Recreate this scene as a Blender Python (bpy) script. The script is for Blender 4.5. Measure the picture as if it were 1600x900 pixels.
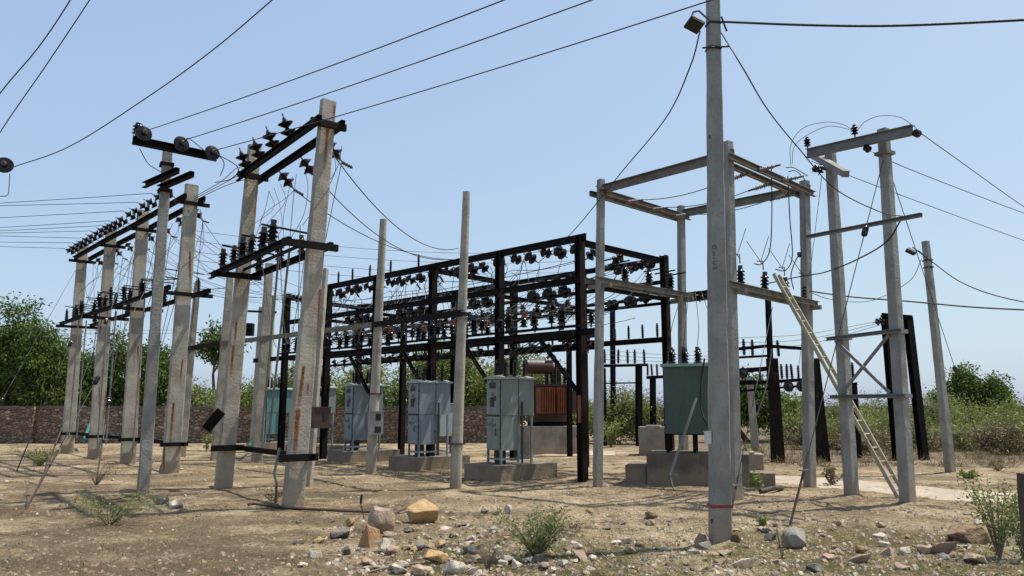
import bpy, bmesh, math, random
import numpy as np
from mathutils import Vector, Matrix, Quaternion, noise
V = Vector
for o in list(bpy.data.objects): bpy.data.objects.remove(o)
SC = bpy.context.scene
COL = SC.collection
R = random.Random(11); RJ = random.Random(77)

# ------------------------------------------------------------------ camera
FPX, EYE = 1200.0, 1.65
PITCH = math.atan2(187.0, FPX)
cam = bpy.data.cameras.new('camera'); cam.lens = 27.0; cam.sensor_width = 36.0
cam.clip_start = 0.05; cam.clip_end = 3000
co = bpy.data.objects.new('camera', cam); COL.objects.link(co)
co.location = (0, 0, EYE); co.rotation_euler = (math.pi/2 + PITCH, 0, 0)
SC.camera = co
SC.render.resolution_x = 1024; SC.render.resolution_y = 576
# ------------------------------------------------------------------ daylight
SUN_EL, SUN_AZ = math.radians(65), math.atan2(0.955, 0.297)      # azimuth from +Y towards +X
w = bpy.data.worlds.new('World'); SC.world = w; w.use_nodes = True
nt = w.node_tree; bg = nt.nodes['Background']
sky = nt.nodes.new('ShaderNodeTexSky'); sky.sky_type = 'NISHITA'; sky.sun_disc = False
sky.sun_elevation = SUN_EL; sky.sun_rotation = SUN_AZ
sky.altitude = 200; sky.air_density = 1.0; sky.dust_density = 2.2; sky.ozone_density = 2.0
EXPO, SKYK = 0.6, 0.15
sp_ = nt.nodes.new('ShaderNodeSeparateColor'); cb_ = nt.nodes.new('ShaderNodeCombineColor'); nt.links.new(sky.outputs['Color'], sp_.inputs[0])
for i_, (e_, k_) in enumerate(((.43, .75), (.42, .86), (.20, .905))):          # dusty pre-monsoon air: a flatter, paler sky than clear air gives
    a_ = nt.nodes.new('ShaderNodeMath'); a_.operation = 'POWER'; a_.inputs[1].default_value = e_; nt.links.new(sp_.outputs[i_], a_.inputs[0])
    b_ = nt.nodes.new('ShaderNodeMath'); b_.operation = 'MULTIPLY'; b_.inputs[1].default_value = k_*SKYK**e_/2**EXPO/SKYK
    nt.links.new(a_.outputs[0], b_.inputs[0]); nt.links.new(b_.outputs[0], cb_.inputs[i_])
nt.links.new(cb_.outputs[0], bg.inputs['Color']); bg.inputs['Strength'].default_value = SKYK
sl = bpy.data.lights.new('sun', 'SUN'); sl.energy = 4.0; sl.angle = math.radians(0.9); sl.color = (1.0, 0.945, 0.86)
so = bpy.data.objects.new('sun', sl); COL.objects.link(so)
SUNV = V((math.sin(SUN_AZ)*math.cos(SUN_EL), math.cos(SUN_AZ)*math.cos(SUN_EL), math.sin(SUN_EL)))
so.rotation_euler = SUNV.to_track_quat('Z', 'Y').to_euler(); so.location = SUNV*60
SC.view_settings.view_transform = 'Standard'; SC.view_settings.look = 'None'
SC.view_settings.exposure = EXPO; SC.view_settings.gamma = 1.0

# ------------------------------------------------------------------ measuring helpers
cP, sP = math.cos(PITCH), math.sin(PITCH)
def ray(px, py):
    cx, cy = (px-800)/FPX, (450-py)/FPX
    return V((cx, cP - cy*sP, sP + cy*cP))
def P(px, py, Y):
    r = ray(px, py); return V((r.x/r.y*Y, Y, EYE + r.z/r.y*Y))
def PZ(px, py, z):
    r = ray(px, py); t = (z-EYE)/r.z; return V((r.x*t, r.y*t, z))
def PB(px, py, z=0.0): return PZ(px, py, z)
def hn(a, b, c=0.0, s=1.0): return noise.noise(V((a*s, b*s, c)))
FEET = [PB(*q)[:2] for q in ((105, 706), (148, 714), (200, 722), (266, 734), (348, 758), (456, 786), (223, 780), (711, 757), (579, 737), (401, 712), (1125, 857), (933, 755), (1148, 774), (1264, 755), (1331, 779), (1419, 793), (1486, 741), (907, 748))]
def gz(x, y):                                   # height of the ground
    e = 0.0
    for fx, fy in FEET:
        q = (x-fx)**2+(y-fy)**2
        if q < .6: e += .075*math.exp(-q/.09)*(.75+1.1*hn(x, y, 6.1, 4.5))
    return e+gz0(x, y)
def gz0(x, y):
    d = math.hypot(x, y)
    h = 0.05*hn(x, y, 3.1, 0.22) + 0.022*hn(x, y, 7.7, 0.9)
    if d < 26:
        k = min(1.0, (26-d)/8)
        h += k*(0.020*hn(x, y, 1.3, 2.6) + 0.013*hn(x, y, 5.3, 6.5) + 0.006*hn(x, y, 8.3, 15))
        r = max(0.0, hn(x, y, 9.1, 0.55)+0.1)
        if x > -1.5: h += k*min(1.0, (x+1.5)/2)*r*(0.085*abs(hn(x, y, 2.2, 2.3)) + 0.06*abs(hn(x, y, 4.2, 6.0)))
    return h

# ------------------------------------------------------------------ materials
def N(nt, t, **kw):
    n = nt.nodes.new(t)
    for k, v in kw.items(): setattr(n, k, v)
    return n
def newmat(name):
    m = bpy.data.materials.new(name); m.use_nodes = True
    return m, m.node_tree, m.node_tree.nodes['Principled BSDF']
def noise_node(nt, vec, scale, detail=5, rough=0.55):
    n = N(nt, 'ShaderNodeTexNoise'); n.inputs['Scale'].default_value = scale
    n.inputs['Detail'].default_value = detail; n.inputs['Roughness'].default_value = rough
    nt.links.new(vec, n.inputs['Vector']); return n.outputs['Fac']
def maprange(nt, val, a, b, c=0.0, d=1.0, smooth=True):
    n = N(nt, 'ShaderNodeMapRange'); n.interpolation_type = 'SMOOTHSTEP' if smooth else 'LINEAR'
    for i, v in zip((1, 2, 3, 4), (a, b, c, d)): n.inputs[i].default_value = v
    nt.links.new(val, n.inputs[0]); return n.outputs[0]
def math_node(nt, op, a, b=None):
    n = N(nt, 'ShaderNodeMath', operation=op)
    for i, v in enumerate((a, b)):
        if v is None: continue
        if isinstance(v, (int, float)): n.inputs[i].default_value = v
        else: nt.links.new(v, n.inputs[i])
    return n.outputs[0]
def mix(nt, fac, a, b):
    n = N(nt, 'ShaderNodeMix', data_type='RGBA')
    if isinstance(fac, (int, float)): n.inputs[0].default_value = fac
    else: nt.links.new(fac, n.inputs[0])
    for i, v in ((6, a), (7, b)):
        if isinstance(v, (tuple, list)): n.inputs[i].default_value = (*v[:3], 1)
        else: nt.links.new(v, n.inputs[i])
    return n.outputs[2]
def objvec(nt, stretch=(1, 1, 1), rnd=True):
    tc = N(nt, 'ShaderNodeTexCoord'); mp = N(nt, 'ShaderNodeMapping'); mp.inputs['Scale'].default_value = stretch
    nt.links.new(tc.outputs['Object'], mp.inputs['Vector'])
    if rnd:
        oi = N(nt, 'ShaderNodeObjectInfo'); cb = N(nt, 'ShaderNodeCombineXYZ')
        k = math_node(nt, 'MULTIPLY', oi.outputs['Random'], 37.0)
        for i in range(3): nt.links.new(k, cb.inputs[i])
        nt.links.new(cb.outputs[0], mp.inputs['Location'])
    return tc.outputs['Object'], mp.outputs['Vector']
def bump(nt, b, h, strength=0.3, dist=0.02):
    n = N(nt, 'ShaderNodeBump'); n.inputs['Strength'].default_value = strength; n.inputs['Distance'].default_value = dist
    nt.links.new(h, n.inputs['Height']); nt.links.new(n.outputs[0], b.inputs['Normal'])
def pmat(name, c1, c2, scale=6.0, rough=0.7, metal=0.0, bm=0.25, stretch=(1, 1, 1), c3=None, c3at=(0.6, 0.72), c3scale=3.0, bdist=0.01, var=0.0):
    m, nt, b = newmat(name); ov, vec = objvec(nt, stretch)
    f = noise_node(nt, vec, scale); f2 = noise_node(nt, vec, scale*5.3, 4)
    fac = maprange(nt, math_node(nt, 'ADD', math_node(nt, 'MULTIPLY', f, 0.7), math_node(nt, 'MULTIPLY', f2, 0.3)), 0.33, 0.67)
    col = mix(nt, fac, c1, c2)
    if c3 is not None: col = mix(nt, maprange(nt, noise_node(nt, vec, c3scale, 6, 0.65), *c3at), col, c3)
    if var:
        oi = N(nt, 'ShaderNodeObjectInfo'); h = N(nt, 'ShaderNodeHueSaturation')
        nt.links.new(maprange(nt, oi.outputs['Random'], 0, 1, 1-var, 1+var, False), h.inputs['Value']); nt.links.new(col, h.inputs['Color']); col = h.outputs[0]
    nt.links.new(col, b.inputs['Base Color'])
    nt.links.new(maprange(nt, f2, 0.2, 0.8, max(0.05, rough-0.12), min(1, rough+0.12)), b.inputs['Roughness'])
    b.inputs['Metallic'].default_value = metal
    if 'porcelain' in name or 'alloy' in name or 'steel' in name: b.inputs['Specular IOR Level'].default_value = .3 if 'porcelain' in name else .12
    if bm: bump(nt, b, f2, bm, bdist)
    return m
def concrete(name, c1=(.375, .345, .28), c2=(.25, .228, .18), streaks=(), dirt=(.30, .22, .14), lines=True):
    """weathered cast concrete: blotches, pitting, shutter lines, soil splash, rust runs at given places"""
    m, nt, b = newmat(name); ov, vec = objvec(nt)
    f = noise_node(nt, vec, 2.2, 6, .6); f2 = noise_node(nt, vec, 22, 5, .6)
    mp = N(nt, 'ShaderNodeMapping'); mp.inputs['Scale'].default_value = (9, 9, .55); nt.links.new(vec, mp.inputs['Vector'])
    f3 = noise_node(nt, mp.outputs[0], 1.0, 5, .6)
    col = mix(nt, maprange(nt, f, .35, .68), c1, c2)
    col = mix(nt, math_node(nt, 'MULTIPLY', maprange(nt, f3, .52, .72), .55), col, tuple(x*.62 for x in c2))
    col = mix(nt, math_node(nt, 'MULTIPLY', maprange(nt, f2, .55, .70), .6), col, tuple(x*.55 for x in c1))
    sp = N(nt, 'ShaderNodeSeparateXYZ'); nt.links.new(ov, sp.inputs[0])
    zz = math_node(nt, 'ADD', sp.outputs[2], math_node(nt, 'MULTIPLY', f, .5))
    col = mix(nt, maprange(nt, zz, .35, .75, .6, 0), col, dirt)
    for (x0, z0, x1, z1, wd) in [(s_[0], s_[1], s_[2]+(s_[2]-s_[0])*.6, s_[3]-(s_[1]-s_[3])*.6, s_[4]*1.15) for s_ in streaks]:                       # rust run from (x0,z0) at the top to (x1,z1)
        k = (x1-x0)/(z1-z0)
        xm = math_node(nt, 'ADD', math_node(nt, 'MULTIPLY', math_node(nt, 'SUBTRACT', sp.outputs[2], z0), k), x0)
        wob = math_node(nt, 'MULTIPLY', math_node(nt, 'SUBTRACT', f3, .5), .06)
        dx = math_node(nt, 'ABSOLUTE', math_node(nt, 'ADD', math_node(nt, 'SUBTRACT', sp.outputs[0], xm), wob))
        a = maprange(nt, dx, wd*.25, wd, 1, 0)
        L = z0-z1
        a = math_node(nt, 'MULTIPLY', a, maprange(nt, sp.outputs[2], z1-.05*L, z1+.75*L, 0, 1))
        a = math_node(nt, 'MULTIPLY', a, maprange(nt, sp.outputs[2], z0-.02, z0+.03, 1, 0))
        col = mix(nt, math_node(nt, 'MULTIPLY', a, 1.0), col, mix(nt, maprange(nt, f2, .4, .65), (.22, .07, .014), (.06, .02, .008)))
    nt.links.new(col, b.inputs['Base Color']); b.inputs['Roughness'].default_value = .9
    h = math_node(nt, 'ADD', f2, math_node(nt, 'MULTIPLY', f, .6))
    if lines:
        wv = N(nt, 'ShaderNodeTexWave', wave_type='BANDS', bands_direction='Z'); wv.inputs['Scale'].default_value = 1.1; wv.inputs['Distortion'].default_value = .4
        nt.links.new(ov, wv.inputs['Vector']); h = math_node(nt, 'ADD', h, math_node(nt, 'MULTIPLY', maprange(nt, wv.outputs['Fac'], .96, 1), -.10))
    bump(nt, b, h, .6, .014)
    return m
M = {}
M['concrete'] = concrete('weathered_concrete')
M['tb_concrete'] = concrete('old_base_concrete', (.30, .27, .22), (.20, .18, .145), lines=False)
M['grey_concrete'] = concrete('grey_concrete', (.285, .28, .25), (.20, .195, .172))
M['plinth'] = concrete('stained_plinth_concrete', (.205, .18, .142), (.085, .075, .06), lines=False)
M['mudplinth'] = concrete('brown_plaster', (.15, .118, .09), (.095, .075, .058), lines=False)
M['black'] = pmat('black_painted_steel', (.0065, .005, .0045), (.012, .009, .0075), 5, .7, 0, .2, c3=(.035, .016, .009), c3at=(.6, .75))
M['rustblack'] = pmat('rusty_black_steel', (.008, .006, .005), (.018, .010, .007), 4, .72, 0, .3, c3=(.055, .02, .01), c3at=(.55, .7))
M['galv'] = pmat('galvanised_steel', (.23, .23, .215), (.16, .16, .15), 5, .65, .15, .15, c3=(.16, .13, .10), c3at=(.6, .75))
M['rail'] = pmat('weathered_grey_steel', (.235, .215, .175), (.14, .125, .10), 4, .75, .1, .2, c3=(.10, .06, .035), c3at=(.58, .72))
M['porcelain'] = pmat('brown_porcelain', (.008, .005, .0042), (.016, .009, .007), 8, .16, 0, .05)
M['greyporc'] = pmat('grey_polymer', (.20, .175, .155), (.14, .115, .10), 8, .5, 0, .05)
M['redporc'] = pmat('red_polymer', (.22, .055, .03), (.14, .04, .025), 8, .45, 0, .05)
M['fitting'] = pmat('dull_alloy', (.10, .097, .094), (.06, .06, .057), 9, .6, .1, .1)
M['wire'] = pmat('weathered_conductor', (.03, .028, .027), (.05, .047, .045), 9, .7, .1, 0)
M['alwire'] = pmat('bright_conductor', (.16, .16, .16), (.11, .11, .11), 9, .6, .2, 0)
M['cable'] = pmat('black_cable', (.007, .007, .0075), (.012, .012, .012), 9, .7, 0, 0)
M['redcable'] = pmat('faded_red_cable', (.20, .04, .035), (.12, .03, .03), 9, .6, 0, 0)
def paint(name, c, dirty=.5):
    return pmat(name, c, tuple(x*.80 for x in c), 2.0, .5, 0, .08, (2.2, 2.2, .45), c3=(c[0]*dirty+.035, c[1]*dirty+.015, c[2]*dirty), c3at=(.52, .82), c3scale=4)
M['greygreen'] = paint('grey_green_enamel', (.225, .262, .238))
M['greyblue'] = paint('grey_blue_enamel', (.24, .285, .305))
M['bluegrey2'] = paint('dull_blue_grey_enamel', (.20, .255, .28))
M['turquoise'] = paint('faded_turquoise_enamel', (.12, .27, .27))
M['olive'] = paint('pale_grey_enamel', (.27, .31, .30))
M['darkgreen'] = paint('dark_green_enamel', (.045, .078, .063), .6)
M['cream'] = pmat('lichened_roof_paint', (.45, .43, .33), (.30, .32, .28), 3, .6, 0, .1, c3=(.14, .13, .09), c3at=(.52, .7), c3scale=6)
M['roofgreen'] = paint('pale_green_roof_paint', (.20, .34, .30))
M['roofblue'] = paint('pale_blue_roof_paint', (.36, .43, .43))
M['glassdark'] = pmat('dark_glass', (.006, .006, .007), (.01, .01, .01), 5, .4, 0, 0)
M['ink'] = pmat('black_marker', (.03, .03, .03), (.06, .06, .06), 9, .8, 0, 0)
M['oxide'] = pmat('red_oxide_paint', (.24, .066, .023), (.16, .045, .02), 4, .6, 0, .1, c3=(.08, .03, .02), c3at=(.55, .75))
M['maroon'] = pmat('dark_red_oxide', (.065, .02, .014), (.035, .015, .012), 4, .55, 0, .15)
M['boxbrown'] = pmat('brown_red_box_paint', (.06, .022, .017), (.04, .018, .014), 4, .6, 0, .1)
M['boxgrey'] = pmat('grey_box_paint', (.34, .32, .31), (.26, .245, .235), 4, .6, 0, .1)
M['teal'] = pmat('teal_plastic', (.02, .17, .135), (.03, .13, .11), 4, .5, 0, 0)
M['bamboo'] = pmat('pale_yellow_ladder_paint', (.43, .39, .275), (.31, .275, .19), 6, .6, 0, .1, c3=(.17, .14, .09), c3at=(.58, .72))
M['red'] = pmat('red_paint', (.28, .03, .03), (.2, .03, .03), 12, .7, 0, .1)
M['white'] = pmat('white_plastic', (.6, .59, .56), (.5, .49, .46), 5, .5, 0, 0)
M['bark'] = pmat('bark', (.10, .075, .055), (.06, .045, .035), 6, .9, 0, .5, (1, 1, .3))
M['twig'] = pmat('dry_twig', (.21, .16, .11), (.13, .10, .075), 6, .9, 0, 0)
def leafmat(name, c, tr=.35):
    m, nt, b = newmat(name); ov, vec = objvec(nt)
    f = noise_node(nt, vec, .9, 3); f2 = noise_node(nt, vec, 14, 2)
    col = mix(nt, maprange(nt, f, .3, .7), tuple(x*.75 for x in c), tuple(x*1.2 for x in c))
    col = mix(nt, maprange(nt, f2, .45, .7), col, tuple(min(1, x*q) for x, q in zip(c, (1.5, 1.3, .9))))
    nt.links.new(col, b.inputs['Base Color']); b.inputs['Roughness'].default_value = .6; b.inputs['Specular IOR Level'].default_value = .25
    t = N(nt, 'ShaderNodeBsdfTranslucent'); nt.links.new(col, t.inputs['Color'])
    ms = N(nt, 'ShaderNodeMixShader'); ms.inputs[0].default_value = tr
    out = nt.nodes['Material Output']
    nt.links.new(b.outputs[0], ms.inputs[1]); nt.links.new(t.outputs[0], ms.inputs[2]); nt.links.new(ms.outputs[0], out.inputs['Surface'])
    return m
M['leaf_dark'] = [leafmat('neem_leaf_a', (.048, .085, .018)), leafmat('neem_leaf_b', (.085, .135, .028)), leafmat('neem_leaf_c', (.135, .19, .045))]
M['leaf_mid'] = [leafmat('acacia_leaf_a', (.13, .185, .045)), leafmat('acacia_leaf_b', (.19, .245, .065)), leafmat('acacia_leaf_c', (.23, .265, .095))]
M['leaf_pale'] = [leafmat('mesquite_leaf_a', (.15, .20, .06)), leafmat('mesquite_leaf_b', (.215, .26, .09)), leafmat('mesquite_leaf_c', (.25, .235, .135))]
M['leaf_dry'] = [leafmat('dry_scrub_a', (.16, .125, .075), .2), leafmat('dry_scrub_b', (.21, .165, .10), .2), leafmat('dry_scrub_c', (.12, .12, .06), .2)]
M['leaf_lime'] = [leafmat('sapling_leaf_a', (.17, .235, .06)), leafmat('sapling_leaf_b', (.24, .28, .10)), leafmat('sapling_leaf_c', (.14, .17, .055))]

# ------------------------------------------------------------------ mesh helpers
def chamf(w, h, c=.012):
    a, b = w/2, h/2
    return [(-a+c, -b), (a-c, -b), (a, -b+c), (a, b-c), (a-c, b), (-a+c, b), (-a, b-c), (-a, -b+c)]
def rect(w, h): a, b = w/2, h/2; return [(-a, -b), (a, -b), (a, b), (-a, b)]
def chan(w, h, t=.012): a, b = w/2, h/2; return [(-a, -b), (a, -b), (a, -b+t), (-a+t, -b+t), (-a+t, b-t), (a, b-t), (a, b), (-a, b)]
def ibeam(w, h, t=.012):
    a, b, s = w/2, h/2, t*.6
    return [(-a, -b), (a, -b), (a, -b+t), (s, -b+t), (s, b-t), (a, b-t), (a, b), (-a, b), (-a, b-t), (-s, b-t), (-s, -b+t), (-a, -b+t)]
def ngon(r, n=8): return [(r*math.cos(2*math.pi*i/n), r*math.sin(2*math.pi*i/n)) for i in range(n)]
def wp(o):
    q = o.location.copy()
    while o.parent: o = o.parent; q = q + o.location
    return q
class MB:
    def __init__(s): s.v = []; s.f = []; s.m = []
    def add(s, vs, fs, mi=0):
        k = len(s.v); s.v += [V(x) for x in vs]; s.f += [tuple(i+k for i in f) for f in fs]; s.m += [mi]*len(fs); return s
    def ext(s, prof, p, q, up=(0, 0, 1), taper=1.0, mi=0):
        p, q = V(p), V(q); d = (q-p).normalized(); up = V(up)
        side = d.cross(up)
        if side.length < 1e-4: side = d.cross(V((0, 1, 0)))
        side.normalize(); u = side.cross(d); n = len(prof)
        vs = [p+side*a+u*b for a, b in prof] + [q+side*a*taper+u*b*taper for a, b in prof]
        fs = [tuple(range(n))[::-1], tuple(range(n, 2*n))] + [(i, (i+1) % n, n+(i+1) % n, n+i) for i in range(n)]
        return s.add(vs, fs, mi)
    def bar(s, p, q, w, h, up=(0, 0, 1), mi=0): return s.ext(rect(w, h), p, q, up, 1, mi)
    def box(s, c, sx, sy, sz, ax=(1, 0, 0), mi=0):
        c = V(c); ax = V(ax).normalized(); ay = V((-ax.y, ax.x, 0))
        return s.ext(rect(sx, sy), c-V((0, 0, sz/2)), c+V((0, 0, sz/2)), ay, 1, mi)
    def tube(s, pts, r, n=6, mi=0, r2=None):
        pts = [V(p) for p in pts]; L = len(pts); vs = []; fs = []; ref = V((0.13, .2, 1)).normalized()
        for i, p in enumerate(pts):
            d = (pts[min(i+1, L-1)]-pts[max(i-1, 0)]).normalized()
            a = d.cross(ref); a = a.normalized() if a.length > 1e-3 else d.cross(V((1, 0, 0))).normalized()
            b = a.cross(d); rr = r if r2 is None else r+(r2-r)*i/(L-1)
            vs += [p+a*rr*math.cos(2*math.pi*k/n)+b*rr*math.sin(2*math.pi*k/n) for k in range(n)]
        for i in range(L-1): fs += [(i*n+k, i*n+(k+1) % n, (i+1)*n+(k+1) % n, (i+1)*n+k) for k in range(n)]
        fs += [tuple(range(n))[::-1], tuple(range((L-1)*n, L*n))]
        return s.add(vs, fs, mi)
    def lathe(s, prof, p=(0, 0, 0), ax=(0, 0, 1), n=12, mi=0):
        p = V(p); ax = V(ax).normalized(); a = ax.orthogonal().normalized(); b = ax.cross(a); vs = []; fs = []; L = len(prof)
        for r, h in prof: vs += [p+ax*h+(a*math.cos(2*math.pi*k/n)+b*math.sin(2*math.pi*k/n))*max(r, 1e-4) for k in range(n)]
        for i in range(L-1): fs += [(i*n+k, i*n+(k+1) % n, (i+1)*n+(k+1) % n, (i+1)*n+k) for k in range(n)]
        fs += [tuple(range(n))[::-1], tuple(range((L-1)*n, L*n))]
        return s.add(vs, fs, mi)
    def mesh(s, name, mats, smooth=False, org=V((0, 0, 0))):
        me = bpy.data.meshes.new(name); me.from_pydata([tuple(x-org) for x in s.v], [], s.f)
        for m in (mats if isinstance(mats, (list, tuple)) else [mats]): me.materials.append(m)
        if any(s.m): me.polygons.foreach_set('material_index', s.m)
        bm = bmesh.new(); bm.from_mesh(me); bmesh.ops.recalc_face_normals(bm, faces=bm.faces); bm.to_mesh(me); bm.free()
        if smooth:
            me.shade_smooth() if hasattr(me, 'shade_smooth') else None
            me.set_sharp_from_angle(angle=math.radians(40))
        me.update(); return me
    def build(s, name, mats, parent=None, smooth=False, org=None):
        if org is None: org = wp(parent) if parent else V((0, 0, 0))
        o = bpy.data.objects.new(name, s.mesh(name, mats, smooth, V(org))); COL.objects.link(o)
        if parent: o.parent = parent
        else: o.location = org
        return o
def tag(o, label, cat, group=None, kind=None):
    if label: o['label'] = label
    if cat: o['category'] = cat
    if group: o['group'] = group
    if kind: o['kind'] = kind
    return o
def thing(name, label, cat, loc=(0, 0, 0), group=None):
    o = bpy.data.objects.new(name, None); o.location = loc; o.empty_display_size = .1; COL.objects.link(o)
    return tag(o, label, cat, group)
def place(mesh, name, parent, p, ax=(0, 0, 1), spin=0.0, sc=1.0):
    """one more part sharing a mesh, its z axis laid along ax"""
    o = bpy.data.objects.new(name, mesh); COL.objects.link(o)
    o.parent = parent; o.location = V(p)-wp(parent)
    o.rotation_mode = 'QUATERNION'
    o.rotation_quaternion = (V(ax).normalized()+V((RJ.gauss(0, .03), RJ.gauss(0, .03), RJ.gauss(0, .03)))).to_track_quat('Z', 'Y') @ Quaternion((0, 0, 1), spin); o.scale = (sc, sc, sc)
    return o
def spline(pts, n=8):
    pts = [V(p) for p in pts]
    if len(pts) < 3:
        return [pts[0].lerp(pts[1], i/n) for i in range(n+1)]
    q = [2*pts[0]-pts[1]]+pts+[2*pts[-1]-pts[-2]]; out = []
    for i in range(1, len(q)-2):
        a, b, c, d = q[i-1:i+3]
        for k in range(n):
            t = k/n; out.append(.5*((2*b)+(c-a)*t+(2*a-5*b+4*c-d)*t*t+(3*b-a-3*c+d)*t**3))
    out.append(pts[-1]); return out
def sag(a, b, s, n=14):
    a, b = V(a), V(b); return [a.lerp(b, i/n)-V((0, 0, s*4*(i/n)*(1-i/n))) for i in range(n+1)]
def wire(pts, r, label=None, cat='wire', name='overhead_wire', group=None, mat='wire', parent=None, n=5):
    m = MB().tube(pts, r, n)
    if parent: return m.build(name, M[mat], parent, True)
    o = m.build(name, M[mat], None, True, org=V(pts[0])); return tag(o, label, cat, group)
def jumper(parent, a, b, s=.3, r=.008, mat='alwire', bow=(0, 0, 0)):
    a, b = V(a), V(b); mid = a.lerp(b, .5)-V((0, 0, s))+V(bow)
    return wire(spline([a, mid, b], 8), r, mat=mat, name='jumper_wire', parent=parent)

# insulator shapes, z along the insulator from its foot
def sheds(n, r, core, pitch, z0, small=1.0):
    p = []
    for i in range(n):
        z = z0+i*pitch; rr = r*(small if i % 2 else 1)
        p += [(core, z), (rr, z+pitch*.12), (rr, z+pitch*.22), (core*1.25, z+pitch*.62)]
    p.append((core, z0+n*pitch)); return p
def ins_mesh(name, prof, fit, mats, n=12):
    m = MB().lathe(prof, n=n)
    for f in fit: m.lathe(f, n=8, mi=1)
    return m.mesh(name, mats, True)
PIN = ins_mesh('pin_insulator', sheds(3, .085, .04, .07, .07)+[(.045, .30), (.0, .315)], [[(.018, 0), (.018, .09)]], [M['porcelain'], M['fitting']])
POST = ins_mesh('post_insulator', sheds(4, .09, .045, .072, .05), [[(.06, 0), (.06, .06)], [(.045, .32), (.05, .40), (.02, .40)]], [M['porcelain'], M['fitting']])
SLIM = ins_mesh('slim_post_insulator', sheds(6, .055, .03, .06, .05), [[(.035, 0), (.035, .06)], [(.03, .40), (.03, .46)]], [M['porcelain'], M['fitting']], 10)
REDP = ins_mesh('red_capped_insulator', sheds(3, .085, .045, .075, .05), [[(.06, .25), (.065, .36), (.03, .38)]], [M['porcelain'], M['redporc']])
DISC = ins_mesh('disc_insulator', [(.03, .08), (.06, .10), (.128, .16), (.13, .175), (.09, .185), (.05, .19), (.045, .22)],
                [[(.014, 0), (.014, .09)], [(.04, .19), (.04, .25), (.012, .26), (.012, .32)]], [M['porcelain'], M['fitting']], 16)
DISC2 = ins_mesh('disc_insulator_pair', [(.03, .06), (.06, .08), (.128, .13), (.13, .145), (.05, .17), (.03, .20), (.06, .22), (.128, .27), (.13, .285), (.05, .31), (.045, .33)],
                 [[(.014, 0), (.014, .09)], [(.04, .32), (.03, .37), (.012, .38), (.012, .45)]], [M['porcelain'], M['fitting']], 14)
ROD = ins_mesh('polymer_strain_insulator', sheds(8, .05, .018, .045, .1, .8), [[(.02, 0), (.025, .1)], [(.025, .46), (.02, .58)]], [M['greyporc'], M['fitting']], 10)
GRIP = ins_mesh('wire_clamp', sheds(5, .03, .016, .035, 0), [], [M['fitting'], M['fitting']], 7)
GUYI = ins_mesh('guy_insulator', [(.02, 0), (.05, .03), (.055, .10), (.045, .12), (.055, .14), (.05, .2), (.02, .23)], [], [M['porcelain'], M['porcelain']], 8)
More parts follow.
